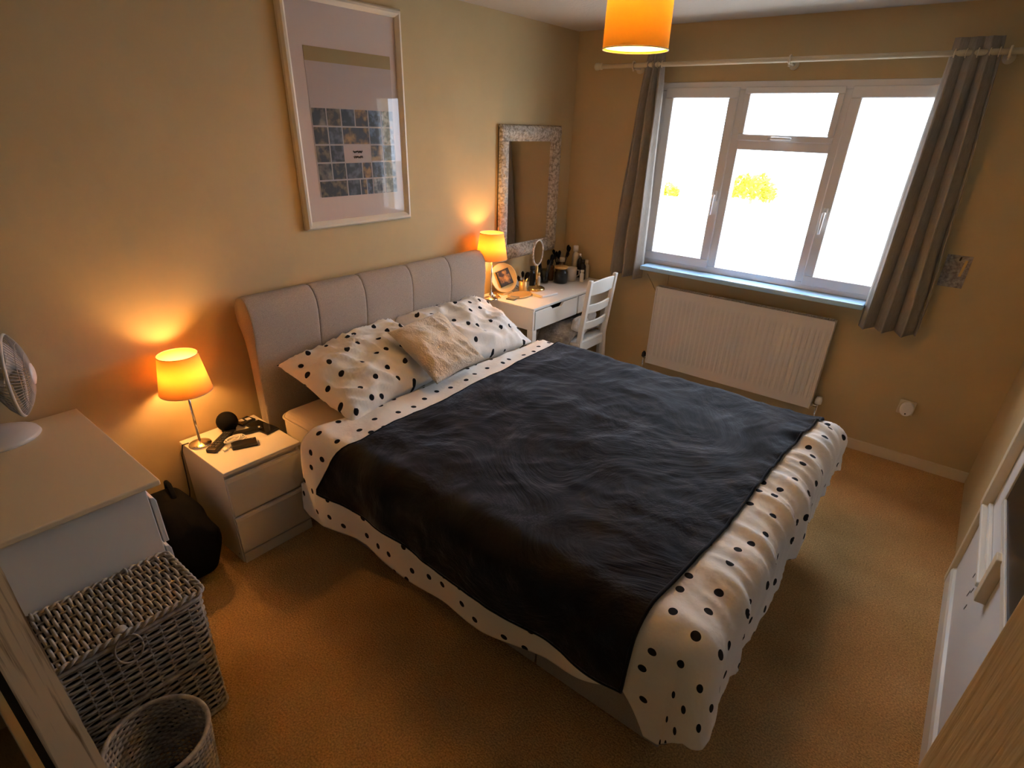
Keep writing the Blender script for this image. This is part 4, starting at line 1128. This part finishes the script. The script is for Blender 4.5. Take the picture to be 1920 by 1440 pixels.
hd = thing('heart_dish', (.105, -.70, D), 'pale grey heart-shaped dish standing beside the vanity mirror', 'dish')
hpts = []
for i in range(40):
    a = 2 * PI * i / 40; hpts.append((.0026 * 16 * math.sin(a) ** 3, .0026 * (13 * math.cos(a) - 5 * math.cos(2 * a) - 2 * math.cos(3 * a) - math.cos(4 * a)) + .045))
MB().extrude(hpts, -.006, .006, 'xy').xf(frame_mat((.10, -.70, D), (.3, .95, 0), (-.25, 0, .97))).build('heart', mat('pale_grey_ceramic', (.5, .52, .5), .3), hd, bevel=.004)
MB().box(.075, .120, -.715, -.685, D, D + .008).build('foot', M_upvc, hd)
# gold candle pot with dried flowers / brushes
def brush_pot(x, y, r, h, n, m_pot, bm, label, cat, hh, seed, z=D, glassy=False):
    rnd = random.Random(seed)
    t = thing('brush_pot', (x, y, z), label, cat)
    MB().lathe([(0, 0), (r * .92, 0), (r, .006), (r, h), (r - .004, h), (r - .005, .008), (0, .008)], (x, y, z), 24).build('pot', m_pot, t, smooth=True)
    for i in range(n):
        a = rnd.uniform(0, 2 * PI); rr_ = r * .55; tl = rnd.uniform(.6, 1.05) * hh
        b0 = Vector((x + rr_ * math.cos(a) * .6, y + rr_ * math.sin(a) * .6, z + .012)); dr = Vector((math.cos(a) * .28, math.sin(a) * .28, 1)).normalized(); b1 = b0 + dr * tl
        b1.x = max(b1.x, .06)
        b_ = MB().cyl(b0, b1, .0035, n=8).build('brush_handle', bm, t, smooth=True)
        MB().tube([b1, b1 + dr * .012, b1 + dr * .030, b1 + dr * .042], [.006, .010, .012, .004], 10).build('bristles', M_blackmat, b_, smooth=True)
    return t
brush_pot(.155, -.735, .030, .075, 5, M_goldp, M_brass, 'gold pot with short brushes left of the vanity mirror', 'brush pot', .095, 3)
brush_pot(.120, -.430, .036, .10, 9, M_jar, M_black, 'jar full of dark makeup brushes under the wall mirror', 'brush pot', .17, 11)
brush_pot(.095, -.180, .034, .11, 8, M_dark, M_black, 'tall dark pot of makeup brushes in the desk corner', 'brush pot', .20, 21)
# jars, mug and bottles
gj = lathe_thing('storage_jar', .205, -.335, [(0, 0), (.050, 0), (.054, .006), (.054, .085), (.045, .10), (.045, .108)], M_jar, 'squat glass jar of dark bits beside the white mug', 'jar', 'glass')
MB().lathe([(0, .004), (.048, .004), (.049, .075), (.03, .088), (0, .084)], (.205, -.335, D), 20).build('contents', mat('dark_contents', (.05, .04, .035), .7), gj, smooth=True)
MB().lathe([(.047, .108), (.049, .11), (.049, .124), (0, .126)], (.205, -.335, D), 24).build('lid', M_goldp, gj, smooth=True)
mug = lathe_thing('mug', .225, -.222, [(0, 0), (.036, 0), (.040, .004), (.043, .098), (.040, .098), (.036, .008), (0, .008)], mat('pale_mug', (.66, .62, .60), .35), 'plain pale grey mug on the desk', 'mug', 'cup')
MB().tube([(.225 + .02, -.222 + .040 + .0, D + .078), (.225 + .03, -.222 + .064, D + .072), (.225 + .03, -.222 + .066, D + .038), (.225 + .02, -.222 + .041, D + .026)], .005, 8).build('handle', mat('pale_mug'), mug, smooth=True)
def bottle(x, y, r, h, m, cap, label, capr=.6, z=D):
    t = lathe_thing('bottle', x, y, [(0, 0), (r * .95, 0), (r, .006), (r, h * .66), (r * .8, h * .75), (r * .42, h * .80), (r * .42, h * .84)], m, label, 'bottle', 'body', 20, 'bottles on the desk', z)
    MB().lathe([(r * capr, h * .82), (r * capr, h), (0, h)], (x, y, z), 18).build('cap', cap, t, smooth=True)
    return t
M_amber = mat('amber_bottle', (.10, .05, .02), .2)
M_clear = mat('frosted_bottle', (.52, .47, .38), .25)
bottle(.270, -.130, .022, .150, M_black, M_black, 'slim black bottle next to the mug')
bottle(.262, -.070, .026, .140, M_clear, M_cream, 'frosted clear bottle at the desk end by the curtain', .5)
bottle(.165, -.085, .026, .235, M_clear, M_upvc, 'tall cloudy bottle with white cap in the desk corner', .75)
bottle(.150, -.245, .026, .165, M_amber, M_cream, 'brown bottle with cream cap behind the mug', .8)
bottle(.210, -.085, .021, .185, M_black, M_chrome, 'black perfume bottle with silver cap near the window end', .7)
bottle(.110, -.330, .022, .150, M_amber, M_brass, 'amber bottle with gold cap below the wall mirror', .6)
bottle(.105, -.560, .020, .140, M_black, M_black, 'black bottle just behind the vanity mirror', .9)
bottle(.150, -.545, .016, .100, M_clear, M_goldp, 'small clear bottle with gold cap behind the vanity mirror', .8)
bottle(.300, -.185, .016, .085, M_upvc, M_upvc, 'short white tube bottle in front of the mug', .9)

# ------------------------------------------------------------------ outside the window
M_grd = mat('pale_paving', (.62, .60, .56), .9)
struct(MB().box(-60, 60, .5, 110, -3.0, -2.8).build('floor_outside', M_grd), 'pale ground outside')
M_leaf = mat('yellow_green_leaf', (.46, .42, .02), .7)  # leaves are yellow-green all over
def shrub(c, rx, rz, n, seed, label):
    rnd = random.Random(seed); m = MB()
    for i in range(n):
        a, b = rnd.uniform(0, 2 * PI), math.acos(rnd.uniform(-.4, 1)); q = rnd.uniform(.5, 1.0)
        p = Vector((c[0] + rx * q * math.sin(b) * math.cos(a), c[1] + rx * .6 * q * math.sin(b) * math.sin(a), c[2] + rz * q * math.cos(b)))
        u = Vector((rnd.gauss(0, 1), rnd.gauss(0, 1), rnd.gauss(0, 1))).normalized(); v = u.orthogonal().normalized(); s_ = rnd.uniform(.06, .13)
        m.add([p - u * s_, p + v * s_ * .5, p + u * s_, p - v * s_ * .5], [(0, 1, 2, 3)])
    t = thing('shrub', (c[0], c[1], -2.8), label, 'shrub', 'shrubs outside')
    o = m.build('foliage', M_leaf, t, fix=False); o['kind'] = 'stuff'
    MB().tube([(c[0], c[1], -2.8), (c[0] + .05, c[1], c[2] - rz * .2)], [.09, .05], 8).build('stem', mat('bark', (.3, .25, .18), .9), t, smooth=True)
shrub((-3.75, 17.0, .05), .85, .6, 700, 1, 'yellow-green shrub seen through the middle window pane')
shrub((-6.3, 16.0, -.25), .45, .45, 300, 2, 'small yellow-green shrub seen through the window pane by the desk')
gwall = thing('garden_wall', (-3, 15.2, -2.8), 'pale rendered garden wall seen through the window', 'wall')
MB().box(-14, 12, 15.1, 15.3, -2.8, -.22).build('render', mat('white_render', (.85, .85, .85), .9), gwall)
MB().box(-14, 12, 15.05, 15.35, -.22, -.16).build('coping', mat('white_render'), gwall)
bb = thing('garden_bin', (.75, 9.5, -2.8), 'blue wheeled bin standing outside below the window', 'bin')

M_blue = mat('blue_plastic', (.03, .16, .42), .5)
w = MB(); w.extrude([(-.24, 0.06), (.24, 0.06), (.29, .95), (-.29, .95)], 9.25, 9.75).xf(Matrix.Translation((.75, 0, -2.8))); w.build('body', M_blue, bb, bevel=.02)
w = MB(); w.box(.44, 1.06, 9.2, 9.8, -1.85, -1.80); w.build('lid', M_blue, bb, bevel=.02)
for xx in (.55, .95): MB().cyl((xx - .03, 9.7, -2.7), (xx + .03, 9.7, -2.7), .1, n=16).build('wheel', M_black, bb)
